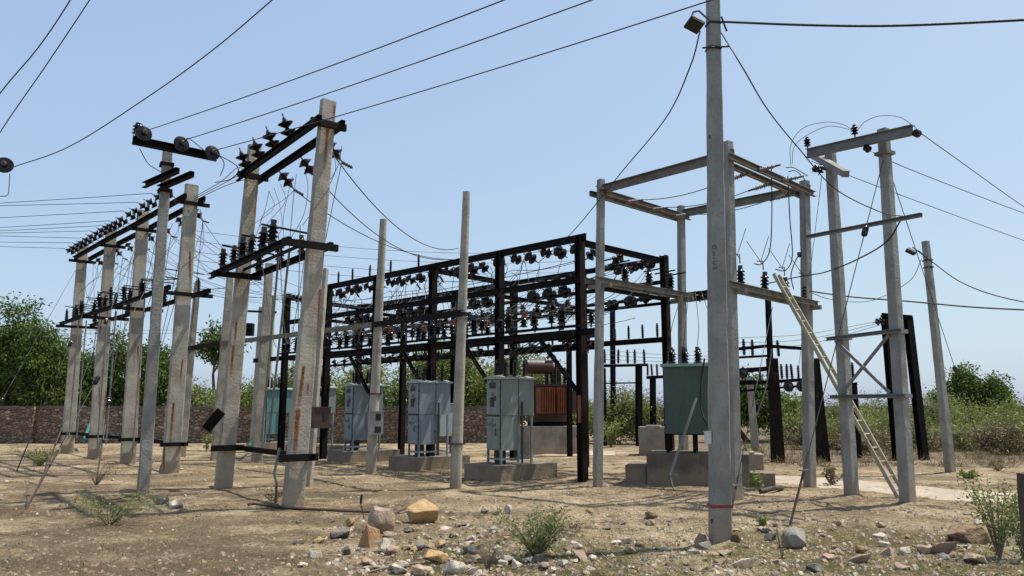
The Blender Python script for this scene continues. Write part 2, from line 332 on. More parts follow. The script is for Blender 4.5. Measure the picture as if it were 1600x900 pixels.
# ================================================================== the setting
def build_ground():
    ys = [-80, -40, -15, -5, 0]; y = 2.5
    while y < 900: ys.append(y); y *= 1.0125 if y < 40 else 1.05
    nx = 460; vs = []; fs = []
    for y in ys:
        hw = max(14, abs(y)*1.05+6) if y < 60 else y*1.4+6
        vs += [(u*hw, y, gz(u*hw, y)) for u in (2*i/nx-1 for i in range(nx+1))]
    n1 = nx+1
    for j in range(len(ys)-1): fs += [(j*n1+i, j*n1+i+1, (j+1)*n1+i+1, (j+1)*n1+i) for i in range(nx)]
    me = bpy.data.meshes.new('ground'); me.from_pydata(vs, [], fs); me.shade_smooth()
    m, nt, b = newmat('dry_earth'); ov, vec = objvec(nt, rnd=False)
    big = noise_node(nt, vec, .28, 5, .55); mid = noise_node(nt, vec, 1.6, 6, .62); fine = noise_node(nt, vec, 14, 6, .65); grit = noise_node(nt, vec, 60, 4, .7)
    patch = noise_node(nt, vec, .75, 8, .72); broad = noise_node(nt, vec, .33, 3, .5)
    mpx = N(nt, 'ShaderNodeMapping'); mpx.inputs['Scale'].default_value = (1, 1.6, 1); nt.links.new(vec, mpx.inputs['Vector']); strk = noise_node(nt, mpx.outputs[0], 5.5, 7, .72)
    col = mix(nt, maprange(nt, mid, .32, .68), (.46, .335, .19), (.66, .515, .33))
    sp = N(nt, 'ShaderNodeSeparateXYZ'); nt.links.new(ov, sp.inputs[0])
    # trampled soil and leaf litter on the near left, moss and weeds between the stones on the near right (places on the site)
    left = math_node(nt, 'MULTIPLY', maprange(nt, sp.outputs[0], -3.0, .3, 1, 0), maprange(nt, sp.outputs[1], 15, 21, 1, .3))
    col = mix(nt, math_node(nt, 'MULTIPLY', left, maprange(nt, strk, .42, .60, .98, .35)), col, (.25, .178, .105))
    col = mix(nt, math_node(nt, 'MULTIPLY', maprange(nt, patch, .46, .6), maprange(nt, strk, .42, .54, 0, .97)), col, (.115, .083, .052))
    col = mix(nt, math_node(nt, 'MULTIPLY', maprange(nt, patch, .40, .50, 1, 0), maprange(nt, strk, .44, .62, .85, 0)), col, (.70, .56, .37))
    col = mix(nt, math_node(nt, 'MULTIPLY', maprange(nt, broad, .46, .6), maprange(nt, strk, .36, .54, .1, .75)), col, (.25, .18, .103))
    straw = maprange(nt, fine, .48, .62)
    col = mix(nt, math_node(nt, 'MULTIPLY', straw, maprange(nt, mid, .38, .6, .05, .6)), col, (.18, .13, .078))
    near = math_node(nt, 'MULTIPLY', maprange(nt, sp.outputs[1], 8.8, 12, 1, 0), maprange(nt, sp.outputs[0], -2.5, -.3, .35, 1))
    moss = math_node(nt, 'MULTIPLY', near, maprange(nt, patch, .38, .56))
    col = mix(nt, math_node(nt, 'MULTIPLY', moss, maprange(nt, fine, .36, .56, .25, .95)), col, (.125, .108, .036))
    far = math_node(nt, 'MULTIPLY', maprange(nt, sp.outputs[1], 21, 27), maprange(nt, sp.outputs[0], 3, 8))
    col = mix(nt, math_node(nt, 'MULTIPLY', far, maprange(nt, strk, .35, .55, .3, .9)), col, (.165, .125, .08))
    col = mix(nt, maprange(nt, grit, .54, .7, 0, .7), col, (.12, .09, .06))
    col = mix(nt, maprange(nt, grit, .32, .44, .4, 0), col, (.50, .41, .29))
    nt.links.new(col, b.inputs['Base Color']); b.inputs['Roughness'].default_value = .95; b.inputs['Specular IOR Level'].default_value = .15
    h = math_node(nt, 'ADD', math_node(nt, 'MULTIPLY', fine, 1.0), math_node(nt, 'ADD', math_node(nt, 'MULTIPLY', grit, .3), math_node(nt, 'MULTIPLY', strk, 1.6)))
    bump(nt, b, h, 1.0, .10)
    me.materials.append(m)
    o = bpy.data.objects.new('ground', me); COL.objects.link(o); o['kind'] = 'structure'
build_ground()
M['track'] = pmat('pale_dust', (.40, .33, .245), (.31, .25, .18), 1.5, .95, 0, .4, c3=(.24, .18, .12), c3at=(.6, .72), c3scale=3, bdist=.02)
def sheet(name, pts_l, pts_r, lift, mat, sub=24, cross=8):
    L, Rr = spline(pts_l, sub), spline(pts_r, sub); n = len(L); vs = []; fs = []
    for i in range(n):
        for k in range(cross+1):
            p = L[i].lerp(Rr[i], k/cross); j = .10*hn(p.x, p.y, 6.6, 1.7) if k in (0, cross) else 0
            vs.append((p.x+j, p.y+j, gz(p.x+j, p.y+j)+lift-(.03 if k in (0, cross) else 0)))
    c = cross+1
    for i in range(n-1): fs += [(i*c+k, i*c+k+1, (i+1)*c+k+1, (i+1)*c+k) for k in range(cross)]
    me = bpy.data.meshes.new(name); me.from_pydata(vs, [], fs); me.materials.append(M[mat]); me.shade_smooth()
    bm = bmesh.new(); bm.from_mesh(me); bmesh.ops.recalc_face_normals(bm, faces=bm.faces)
    if bm.faces[0].normal.z < 0: bmesh.ops.reverse_faces(bm, faces=bm.faces)
    bm.to_mesh(me); bm.free()
    o = bpy.data.objects.new(name, me); COL.objects.link(o); o['kind'] = 'structure'; return o
sheet('dirt_path', [PB(1130, 741), PB(1290, 745), PB(1430, 757), PB(1700, 778), PB(2100, 800)], [PB(1150, 748), PB(1290, 762), PB(1430, 779), PB(1700, 805), PB(2100, 850)], .012, 'track')
sheet('concrete_path', [PB(790, 707), PB(850, 706), PB(905, 706), PB(960, 707)], [PB(785, 712), PB(850, 713), PB(905, 712.5), PB(962, 712)], .05, 'track')

# ------------------------------------------------------------------ stone walls
def stonemat():
    m, nt, b = newmat('rubble_masonry'); ov, vec = objvec(nt, (1, 1, 1.9), False)
    wob = N(nt, 'ShaderNodeVectorMath', operation='ADD'); nz = N(nt, 'ShaderNodeTexNoise'); nz.inputs['Scale'].default_value = 2.4; nt.links.new(vec, nz.inputs['Vector'])
    sc = N(nt, 'ShaderNodeVectorMath', operation='SCALE'); sc.inputs['Scale'].default_value = .38; nt.links.new(nz.outputs['Color'], sc.inputs[0])
    nt.links.new(vec, wob.inputs[0]); nt.links.new(sc.outputs[0], wob.inputs[1])
    v1 = N(nt, 'ShaderNodeTexVoronoi', feature='F1'); v2 = N(nt, 'ShaderNodeTexVoronoi', feature='DISTANCE_TO_EDGE')
    for v in (v1, v2): v.inputs['Scale'].default_value = 4.4; nt.links.new(wob.outputs[0], v.inputs['Vector'])
    sp = N(nt, 'ShaderNodeSeparateColor'); nt.links.new(v1.outputs['Color'], sp.inputs[0])
    cr = N(nt, 'ShaderNodeValToRGB'); e = cr.color_ramp.elements; e[0].position = 0; e[0].color = (.13, .092, .062, 1); e[1].position = 1; e[1].color = (.46, .36, .25, 1)
    for p, c in ((.25, (.27, .175, .105)), (.45, (.18, .145, .11)), (.62, (.35, .23, .13)), (.8, (.25, .20, .15))):
        x = e.new(p); x.color = (*c, 1)
    nt.links.new(sp.outputs[0], cr.inputs[0]); f = noise_node(nt, vec, 20, 5)
    col = mix(nt, maprange(nt, f, .45, .7, 0, .6), cr.outputs[0], (.10, .075, .055))
    col = mix(nt, maprange(nt, v2.outputs['Distance'], .015, .06, 1, 0), col, (.085, .066, .048))
    nt.links.new(col, b.inputs['Base Color']); b.inputs['Roughness'].default_value = .9
    bump(nt, b, math_node(nt, 'ADD', maprange(nt, v2.outputs['Distance'], 0, .14), math_node(nt, 'MULTIPLY', f, .3)), 1.0, .06)
    return m
M['rubble'] = stonemat()
def stone_wall(label, p, q, top, th=.42, piers=()):
    p, q = V(p), V(q); root = thing('stone_wall', label, 'wall', (p.x, p.y, 0)); d = (q-p); L = d.length; d.normalize(); nrm = V((d.y, -d.x, 0))
    n = int(L/.35); m = MB(); vs = []; fs = []
    for i in range(n+1):
        c = p+d*(L*i/n)
        for k, z in enumerate((-.4, .4, .8, 1.2, top-.09)):
            j = .04*hn(i*.9, k*1.7, 2.0, 1); vs.append(V((c.x, c.y, z))+nrm*(th/2+j))
        vs.append(V((c.x, c.y, top-.09))-nrm*th/2); vs.append(V((c.x, c.y, -.4))-nrm*th/2)
    for i in range(n): fs += [(i*7+k, (i+1)*7+k, (i+1)*7+k+1, i*7+k+1) for k in range(6)]
    fs += [tuple(range(7)), tuple(range(n*7, n*7+7))[::-1]]
    m.add(vs, fs); m.build('wall_face', M['rubble'], root)
    m = MB(); s = 0; rr = random.Random(5)
    while s < L-.5:
        ln = rr.uniform(.5, 1.3); h = rr.uniform(.08, .15)
        m.bar(p+d*s+V((0, 0, top-.085+h/2-.0)), p+d*(s+ln-.012)+V((0, 0, top-.085+h/2)), th+rr.uniform(.05, .12), h); s += ln
    m.build('coping', M['mudplinth'], root)
    for s in piers:
        c = p+d*s; m = MB(); m.box((c.x+nrm.x*.3, c.y+nrm.y*.3, top/2-.15), .75, .22, top+.34, d); m.build('pier', M['rubble'], root)
    return root
stone_wall('long low brown rubble stone boundary wall behind the concrete poles on the left', (-34, 36.6, 0), (-.6, 37.4, 0), 1.68, piers=(5.3, 11.2, 17.3, 23.4, 29.5))
stone_wall('short stretch of dark rubble stone wall between the thin black posts', (8.2, 51, 0), (14.5, 52.5, 0), 1.62)
stone_wall('distant dark boundary wall showing as a thin line above the dry scrub', (19.5, 58, 0), (52, 60, 0), 1.75, piers=(2, 9))

# ------------------------------------------------------------------ vegetation
RG = np.random.default_rng(3)
def leaves(blobs, nclump, nleaf, cr, ll, lw, droop=.3, fill=.5, split=None):
    """leaf-sized rhombs in clumps spread through ellipsoids -> (verts, faces count, per-face material)"""
    nleaf = int(nleaf*(2.1 if ll > .22 and lw > .05 else 1.45)); nclump = int(nclump*1.1)
    C = np.array([b[0] for b in blobs], float); A = np.array([b[1] for b in blobs], float)
    wgt = A.prod(1)**.75; k = RG.choice(len(blobs), nclump, p=wgt/wgt.sum())
    d = RG.normal(size=(nclump, 3)); d /= np.linalg.norm(d, axis=1)[:, None]
    rad = fill+(1-fill)*RG.random(nclump)**.7; rad *= 1+.16*RG.normal(size=nclump)
    cc = C[k]+d*A[k]*rad[:, None]
    n = nclump*nleaf; base = np.repeat(cc, nleaf, 0)+RG.normal(size=(n, 3))*cr*np.array([1, 1, .75])
    out = np.repeat(d, nleaf, 0); v = RG.normal(size=(n, 3))+out*.6; v[:, 2] -= droop*2; v /= np.linalg.norm(v, axis=1)[:, None]
    s = np.cross(v, RG.normal(size=(n, 3))); s /= np.linalg.norm(s, axis=1)[:, None]
    L = ll*.85*(.6+.8*RG.random((n, 1))); W = lw*.8*(.6+.8*RG.random((n, 1)))
    vs = np.stack([base, base+v*L*.45+s*W, base+v*L, base+v*L*.45-s*W], 1).reshape(-1, 3)
    mi = np.repeat(RG.choice(3, nclump, p=[.42, .38, .2]), nleaf); fl = RG.random(n) < .25; mi[fl] = RG.choice(3, fl.sum())
    return vs, n, mi
def leafobj(name, vs, n, mi, mats, parent, org=None):
    org = np.array(wp(parent)) if parent else np.array(org); vs = vs-org
    me = bpy.data.meshes.new(name); me.vertices.add(4*n); me.vertices.foreach_set('co', vs.astype(np.float32).ravel())
    me.loops.add(4*n); me.loops.foreach_set('vertex_index', np.arange(4*n, dtype=np.int32))
    me.polygons.add(n); me.polygons.foreach_set('loop_start', np.arange(0, 4*n, 4, dtype=np.int32)); me.polygons.foreach_set('loop_total', np.full(n, 4, np.int32))
    for m in mats: me.materials.append(m)
    me.polygons.foreach_set('material_index', mi.astype(np.int32)); me.update(calc_edges=True); me.validate()
    o = bpy.data.objects.new(name, me); COL.objects.link(o)
    if parent: o.parent = parent
    else: o.location = tuple(org)
    return o
def tree(name, label, cat, base, blobs, trunk_r, fam, ncl, nl, cr, ll, lw, droop=.3, fill=.5, group=None, bark='bark', limbs=None, partname='crown'):
    base = V(base); root = thing(name, label, cat, base, group); rr = random.Random(hash(label) % 999)
    rr = random.Random(len(label)*7+int(abs(base.x*10)))
    vs, n, mi = leaves(blobs, ncl, nl, cr, ll, lw, droop, fill); leafobj(partname, vs, n, mi, M[fam], root)
    m = MB(); zc = min(b[0][2]-b[1][2] for b in blobs); fork = base.lerp(V((blobs[0][0][0], blobs[0][0][1], max(zc, base.z+.3))), .85)
    if trunk_r > .04: m.tube(spline([base-V((0, 0, .2)), base.lerp(fork, .5)+V((rr.uniform(-.1, .1), 0, 0)), fork], 4), trunk_r, 8, r2=trunk_r*.6)
    else: fork = base
    for b in blobs:
        for q in range(limbs or 3):
            t = V(b[0])+V((rr.uniform(-1, 1)*b[1][0], rr.uniform(-1, 1)*b[1][1], rr.uniform(-.5, 1)*b[1][2]))*.75
            m.tube(spline([fork, fork.lerp(t, .5)+V((rr.uniform(-.3, .3), rr.uniform(-.3, .3), rr.uniform(0, .4)))*(t-fork).length*.3, t], 4), trunk_r*.42, 5, r2=trunk_r*.08)
    m.build('trunk' if trunk_r > .04 else 'stems', M[bark], root)
    return root
def blobset(px0, px1, ytop, Y, n, zlow, seed, depth=.8, round_=.5):
    """ellipsoids filling the stretch from px0 to px1 at distance Y up to the height seen at ytop"""
    rr = random.Random(seed); a, b = P(px0, 600, Y).x, P(px1, 600, Y).x; top = P(800, ytop, Y).z; W = b-a; out = []
    for i in range(n):
        t = (i+.5)/n+rr.uniform(-.12, .12); rad = W/n*rr.uniform(.75, 1.05); h = top*(1-round_*(2*abs(t-.5))**2*.8)*rr.uniform(.86, 1.0)
        rz = max(.3, (h-zlow)/2); out.append(((a+W*t, Y+rr.uniform(-.5, .5)*W*depth*.5, zlow+rz), (rad, rad*depth, rz)))
    return out
def tr(name, label, cat, px0, px1, ytop, Y, n, zlow, seed, fam, ncl, nl, cr, ll, lw, trunk=.16, droop=.3, fill=.5, **kw):
    bl = blobset(px0, px1, ytop, Y, n, zlow, seed); cx = P((px0+px1)/2, 600, Y).x
    return tree(name, label, cat, (cx, Y, gz(cx, Y)), bl, trunk, fam, ncl, nl, cr, ll, lw, droop, fill, **kw)
TB = 'trees and tall shrubs beyond the stone wall'
# left
tr('broad_tree', 'big dense dark green tree filling the left edge behind the wall', 'tree', -60, 116, 474, 41, 5, 1.0, 3, 'leaf_dark', 760, 26, .30, .25, .052, .3, .45, .55, group=TB)
tr('broad_tree', 'dark green tree standing behind the row of weathered poles, right of the biggest tree', 'tree', 150, 278, 512, 43, 4, 1.0, 8, 'leaf_dark', 460, 24, .30, .25, .052, .22, .45, .5, group=TB)
tr('acacia_tree', 'pale feathery tree in the gap between the two dark trees at left', 'tree', 100, 190, 545, 45, 3, .8, 12, 'leaf_mid', 240, 20, .36, .26, .05, .14, .2, .35, group=TB)
tr('leafy_bush', 'light green bush behind the wall just left of the paired tall poles', 'bush', 268, 345, 585, 42, 3, .5, 5, 'leaf_pale', 240, 22, .3, .22, .05, .06, .2, .4, group=TB)
tr('sparse_tree', 'tall sparse tree whose small crown shows beside the paired tall poles', 'tree', 318, 362, 492, 52, 2, 4.6, 6, 'leaf_dark', 75, 20, .3, .3, .07, .15, .4, .3, group=TB)
tr('leafy_bush', 'low light green bush behind the wall right of the paired tall poles', 'bush', 362, 432, 588, 42, 3, .5, 15, 'leaf_mid', 220, 22, .3, .22, .05, .06, .2, .4, group=TB)
tr('acacia_tree', 'yellow green tree behind the turquoise cabinet at the far end', 'tree', 430, 540, 556, 43, 3, .7, 21, 'leaf_mid', 340, 22, .32, .25, .05, .12, .2, .4, group=TB)
tr('acacia_tree', 'airy green tree behind the blue grey cabinet in mid row', 'tree', 520, 640, 560, 41, 3, .6, 22, 'leaf_mid', 380, 22, .32, .25, .05, .13, .2, .4, group=TB)
tr('acacia_tree', 'tallest yellow green tree behind the middle of the black gantry', 'tree', 636, 772, 528, 42, 4, .9, 23, 'leaf_mid', 520, 22, .36, .26, .05, .16, .2, .35, group=TB)
tr('acacia_tree', 'green tree behind the nearest row cabinet and the red transformer', 'tree', 745, 868, 536, 40, 4, .6, 24, 'leaf_mid', 470, 22, .34, .26, .05, .15, .2, .35, group=TB)
tr('leafy_bush', 'small lime green bush behind the transformer, left of the portal pole', 'bush', 868, 950, 612, 39, 2, .3, 25, 'leaf_lime', 200, 22, .25, .2, .05, .05, .2, .4, group=TB)
# centre right
tr('mesquite_bush', 'grey green bush behind the tall thin black post in the middle', 'bush', 938, 1012, 598, 36, 3, .2, 31, 'leaf_pale', 330, 24, .26, .17, .03, .05, .1, .3, group=TB)
tr('dry_bush', 'brown leafless bush between the thin black posts and the green cabinet', 'bush', 1000, 1052, 606, 40, 2, .2, 32, 'leaf_dry', 170, 20, .28, .2, .02, .05, .0, .2, group=TB)
tr('broad_tree', 'dark green tree behind the black switch frame, right of the red banded pole', 'tree', 1128, 1208, 585, 38, 3, .9, 33, 'leaf_dark', 330, 24, .26, .22, .05, .16, .35, .5, group=TB)
tr('acacia_tree', 'bright green small tree right of the dark tapered steel column', 'tree', 1196, 1242, 598, 40, 2, .5, 34, 'leaf_mid', 190, 22, .26, .22, .05, .1, .25, .4, group=TB)
SB = 'mesquite bushes across the right background'
for i, (a, b, t, Y, fam, lab) in enumerate([
    (1270, 1352, 626, 38, 'leaf_pale', 'grey green mesquite bush behind the upper part of the leaning ladder'),
    (1330, 1412, 612, 41, 'leaf_pale', 'hazy green mesquite bush seen between the two cross braced poles'),
    (1350, 1440, 640, 33, 'leaf_mid', 'low spreading bush at the feet of the black goal shaped frame'),
    (1420, 1492, 604, 40, 'leaf_pale', 'open twiggy mesquite bush behind the leaning slim pole'),
    (1476, 1530, 636, 35, 'leaf_mid', 'rounded bush just right of the leaning slim pole'),
    (1536, 1610, 612, 37, 'leaf_mid', 'feathery light green bush at the right edge beside the round tree'),
    (1560, 1680, 648, 28, 'leaf_pale', 'low pale bush at the right edge in front of the others'),
    (1296, 1362, 655, 31, 'leaf_pale', 'low grey bush behind the foot of the ladder'),
    (1440, 1560, 662, 31, 'leaf_pale', 'wide low pale bush in front of the round dark tree'),
    (1220, 1290, 652, 36, 'leaf_pale', 'dull green bush behind the second pole from the ladder top'),
    (1620, 1760, 600, 36, 'leaf_mid', 'tall green bush partly cut by the right edge of the view'),
    (1380, 1450, 660, 30, 'leaf_dry', 'brown dead bush between the braced poles and the leaning pole'),
    (1500, 1600, 668, 28, 'leaf_dry', 'brown dead bush in front of the round dark tree'),
    (1230, 1300, 668, 31, 'leaf_dry', 'brown dead bush beside the heavy tapered column'),
    (1300, 1380, 672, 28, 'leaf_dry', 'brown dead bush at the feet of the cross braced poles')]):
    tr('mesquite_bush', lab, 'bush', a, b, t-13+(i % 3)*7, Y, 6, .05, 40+i, fam, 90 if fam == 'leaf_dry' else 215, 16, .30, .16, .028, .05, .05, .12, group=SB, limbs=7)
tr('broad_tree', 'round dark green tree standing above the scrub at far right', 'tree', 1478, 1572, 570, 43, 4, 1.0, 60, 'leaf_dark', 520, 26, .24, .22, .05, .22, .4, .55)

SMD = pmat('dead_leaf', (.09, .06, .04), (.06, .042, .03), 6, .9, 0, 0)
# dry ground scrub: nobody could count it
def blades(name, n, region, h, wd, mats, lean=.5, seed=1, clump=0):
    rg = np.random.default_rng(seed); pts = []
    while len(pts) < n:
        x, y = region(rg)
        if clump:
            for _ in range(clump): pts.append((x+rg.normal()*.07, y+rg.normal()*.07))
        else: pts.append((x, y))
    pts = np.array(pts[:n]); z = np.array([gz(x, y) for x, y in pts]); b = np.column_stack([pts, z])
    a = rg.random(n)*6.283; s = np.column_stack([np.cos(a), np.sin(a), 0*a]); v = rg.normal(size=(n, 3))*lean; v[:, 2] = 1; v /= np.linalg.norm(v, axis=1)[:, None]
    L = h*(.4+rg.random((n, 1))); W = wd*(.6+.8*rg.random((n, 1)))
    vs = np.stack([b-s*W, b+s*W, b+v*L+s*W*.2, b+v*L-s*W*.2], 1).reshape(-1, 3)
    o = leafobj(name, vs, n, rg.choice(3, n), mats, None, (0, 0, 0)); o['kind'] = 'stuff'; return o
def reg_px(x0, x1, y0, y1):
    def f(rg):
        q = PB(x0+(x1-x0)*rg.random(), y0+(y1-y0)*rg.random()); return q.x, q.y
    return f
tag(blades('dry_scrub', 12000, reg_px(1140, 1640, 662, 730), .24, .010, M['leaf_dry'], 1.3, 2, 14), 'brown knee high dry scrub across the right background', 'scrub')
tag(blades('dry_grass', 9000, reg_px(-40, 1640, 730, 900), .05, .0035, M['leaf_dry'], 1.3, 3, 14), 'short straw coloured grass scattered over the bare earth', 'grass')
tag(blades('leaf_litter', 9000, reg_px(-40, 1640, 735, 900), .022, .009, [SMD, SMD, M['leaf_dry'][0]], 5, 9, 5), 'dark dry leaf litter and chips lying on the earth', 'litter')
tag(blades('green_weeds', 12000, reg_px(620, 1620, 828, 920), .035, .004, M['leaf_lime'], 1.2, 4, 10), 'thin low green weeds between the stones in front', 'weeds')
tag(blades('dry_weeds', 5000, reg_px(-20, 900, 688, 745), .10, .005, M['leaf_dry'], .9, 5, 10), 'tufts of dry weeds around the feet of the left poles', 'weeds')
# ================================================================== concrete poles and their steel
NR, NL = V((.6, -.8, 0)), V((-.8, -.6, 0))          # along the pole row towards the camera / out of it to the left
def pole_mesh(base, top, w0, w1, mat, parent, name='pole', d0=None, d1=None, face=(0, -1, 0), round_=False):
    b = V(base)-V((0, 0, .35)); t = V(top); m = MB()
    if round_: m.ext(ngon(w0/2, 14), b, t, face, w1/w0)
    else:
        d = (t-b); dn = d.normalized(); side = dn.cross(V(face)).normalized(); u = side.cross(dn); n = 30; pr = chamf(w0, d0 or w0, .016); rq = random.Random(int(b.x*977)); vs = []; fs = []; L = len(pr)
        for i in range(n+1):
            k = 1+(w1/w0-1)*i/n
            for a_, b_ in pr:
                ch = -.016 if rq.random() < .07 else 0; vs.append(b+d*(i/n)+(side*a_+u*b_)*(k+ch/w0)+side*rq.gauss(0, .0018)+u*rq.gauss(0, .0018))
        fs = [tuple(range(L))[::-1], tuple(range(n*L, n*L+L))]+[(i*L+q, i*L+(q+1) % L, (i+1)*L+(q+1) % L, (i+1)*L+q) for i in range(n) for q in range(L)]
        m.add(vs, fs)
    return m.build(name, mat, parent, round_)
def pole_pos(bx, by, tx, ty, Y=None):
    b = PB(bx, by) if Y is None else V((P(bx, by, Y).x, Y, 0)); return V((b.x, b.y, gz(b.x, b.y))), P(tx, ty, b.y)
def streaks(base, Y, lst):
    out = []
    for px0, py0, px1, py1, wd in lst:
        a, b = P(px0, py0, Y-.15)-base, P(px1, py1, Y-.15)-base; out.append((a.x, a.z, b.x, b.z, wd))
    return out
def at(b, t, z): return V(b).lerp(V(t), (z-b[2])/(t[2]-b[2]))
def pole_px(b, t, py):                                # the height on a pole seen at picture row py
    r = ray(800, py); return EYE + r.z/r.y*b[1]

# ---- row of four weathered poles at left
D4 = [(105, 706, 130, 381, 28.5), (148, 714, 174, 358, 25.7), (200, 722, 224, 329, 23.3), (266, 734, 300, 289, 20.2)]
ST = [[(128, 470, 122, 500, .03), (125, 535, 120, 575, .025)], [(163, 603, 158, 648, .035), (154, 605, 153, 640, .02), (158, 500, 156, 520, .02)],
      [(219, 505, 217, 520, .02), (213, 540, 212, 560, .025), (214, 590, 212, 640, .02)], [(294, 392, 293, 440, .03), (282, 562, 279, 590, .025), (270, 630, 265, 690, .03), (257, 700, 256, 735, .04)]]
r4 = thing('pole_gantry', 'row of four weathered concrete poles with twin black crossarms and many insulators at left', 'pole gantry', V((PB(185, 720).x, 24.4, 0)))
pp = []
for (bx, by, tx, ty, Y), s in zip(D4, ST):
    b, t = pole_pos(bx, by, tx, ty, Y); pp.append((b, t))
    mt = concrete('weathered_pole_concrete', streaks=[(x0+b.x-wp(r4).x, z0, x1+b.x-wp(r4).x, z1, wd) for x0, z0, x1, z1, wd in streaks(b, Y, s)])
    pole_mesh(b, t, .42, .335, mt, r4, d0=.19, face=NR)
ZT, ZM, ZB = 7.22, 4.72, .72
def rail(parent, pts, off, z, w, h, name='crossarm', mat='black', ext=(0, 0), open_=NL):
    for i in range(len(pts)-1):
        a, b = V(pts[i]), V(pts[i+1]); d = (b-a).normalized()
        if i == 0: a = a-d*ext[0]
        if i == len(pts)-2: b = b+d*ext[1]
        MB().ext(chan(w, h, .012), a+V(off)+V((0, 0, z)), b+V(off)+V((0, 0, z)), (0, 0, 1)).build(name, M[mat], parent)
def flat(p): return V((p.x, p.y, 0))
def zc(i, z): return flat(at(pp[i][0], pp[i][1], z))
topc = [zc(i, ZT) for i in range(4)]; midc = [zc(i, ZM) for i in range(4)]; botc = [zc(i, ZB) for i in range(4)]
for s in (1, -1):
    rail(r4, topc, NL*.24*s, ZT, .08, .15, ext=(.3, .3))
    rail(r4, midc, NL*.5*s, ZM, .08, .12, ext=(.5, .45))
rail(r4, botc, NL*-.2, ZB, .06, .10, 'lower_bar', 'rustblack', (.3, .3))
for i in range(4):
    for z, c, L in ((ZT-.14, topc, .45), (ZM-.11, midc, .7)):
        MB().bar(c[i]-NL*L+NR*.17+V((0, 0, z)), c[i]+NL*L+NR*.17+V((0, 0, z)), .07, .10).build('clamp', M['black'], r4)
    MB().bar(botc[i]-NL*.34+NR*.19+V((0, 0, ZB)), botc[i]+NL*.34+NR*.19+V((0, 0, ZB)), .05, .10).build('clamp', M['black'], r4)
rr = random.Random(4); tips4 = []; low4 = []
for i in range(3):
    for k in range(6):
        t = (k+.6)/6.2; p = topc[i].lerp(topc[i+1], t)+V((0, 0, ZT+.10)); ax = NL*.9+V((0, 0, rr.uniform(.25, .5)))
        place(DISC2, 'disc_insulator', r4, p+NL*.28, ax, 0, 1.0); tips4.append(p+NL*.28+ax.normalized()*.45)
    for k in range(3):
        t = (k+.7)/3.2; p = topc[i].lerp(topc[i+1], t)+V((0, 0, ZT-.05)); ax = -NL*.7+V((0, 0, -.75)); ax2 = -NL
        place(DISC2, 'strain_insulator', r4, p-NL*.26, ax, 0, 1.0); e = p-NL*.26+ax.normalized()*.45; low4.append(e)
        place(GRIP, 'wire_clamp', r4, e, -NL+V((0, 0, -.2)))
    for k in range(6):
        t = (k//2+.32+.38*(k % 2)+rr.uniform(-.07, .07))/3.0; c = midc[i].lerp(midc[i+1], t)
        for s in (1, -1):
            if rr.random() < (.85 if s == 1 else .55): place(POST if rr.random() < .65 else SLIM, 'post_insulator', r4, c+NL*(.5*s+rr.uniform(-.05, .05))+V((0, 0, ZM+.06)), (rr.uniform(-.07, .07), rr.uniform(-.05, .05), 1), 0, rr.uniform(.85, 1.25))
        MB().bar(c-NL*rr.uniform(.3, .65)+V((0, 0, ZM+rr.uniform(.42, .6))), c+NL*rr.uniform(.3, .7)+NR*rr.uniform(-.15, .15)+V((0, 0, ZM+rr.uniform(.42, .62))), .04, .025).build('switch_blade', M['rustblack'], r4)
        if k % 2 == 0:
            e = low4[i*3+k//2]; wire(spline([e, e.lerp(c, .5)+V((rr.uniform(-.25, .25), 0, -.3)), c-NL*.6+V((0, 0, ZM+.5))], 7), .009, mat='wire', name='jumper_wire', parent=r4)
for i, z1 in ((0, .3), (1, .2), (2, .1)):
    for s in (-.12, .12):
        c = midc[i].lerp(midc[i+1], .45)+NL*(.2+s); MB().tube([c+V((0, 0, ZM)), flat(botc[i].lerp(botc[i+1], .42))+NL*(.2+s)+V((0, 0, z1+.3))], .022, 6).build('operating_rod', M['galv'], r4)
MB().tube([PB(137, 700)+V((0, 0, .95)), PB(130, 706)+V((0, 0, .45))], .06, 7).build('pipe_stub', M['teal'], r4)

# ---- two-pole H structure in front of it
h2 = thing('double_pole_structure', 'tall pair of rust streaked rectangular concrete poles carrying black crossarms and a switch', 'double pole', V((PB(400, 770).x, 14.8, 0)))
DH = [(348, 758, 398, 228, 16.3, [(402, 280, 396, 330, .06), (368, 503, 366, 530, .03), (364, 540, 360, 580, .035), (372, 600, 371, 612, .02)]),
      (456, 786, 513, 158, 13.2, [(510, 195, 506, 245, .035), (520, 160, 519, 178, .03), (497, 450, 492, 545, .03), (473, 572, 466, 630, .03), (465, 640, 459, 712, .045), (479, 600, 478, 612, .02)])]
hp = []
for bx, by, tx, ty, Y, s in DH:
    b, t = pole_pos(bx, by, tx, ty, Y); hp.append((b, t))
    mt = concrete('tall_pole_concrete', (.39, .355, .285), (.27, .24, .185), [(x0+b.x-wp(h2).x, z0, x1+b.x-wp(h2).x, z1, wd) for x0, z0, x1, z1, wd in streaks(b, Y, s)])
    pole_mesh(b, t, .335, .265, mt, h2, d0=.19, face=NR)
def hc(i, z): return flat(at(hp[i][0], hp[i][1], z))
zt, zm, zb = 6.62, 4.42, .83
tc_, mc_, bc_ = [hc(i, zt) for i in (0, 1)], [hc(i, zm) for i in (0, 1)], [hc(i, zb) for i in (0, 1)]
for s in (1, -1):
    rail(h2, tc_, NL*.22*s, zt+.05, .075, .15, ext=(.3, .25)); rail(h2, mc_, NL*(.14+.38*s), zm+.05, .075, .12, ext=(.6, .15))
rail(h2, bc_, NL*-.2, zb, .06, .10, 'lower_bar', 'rustblack', (.3, .3))
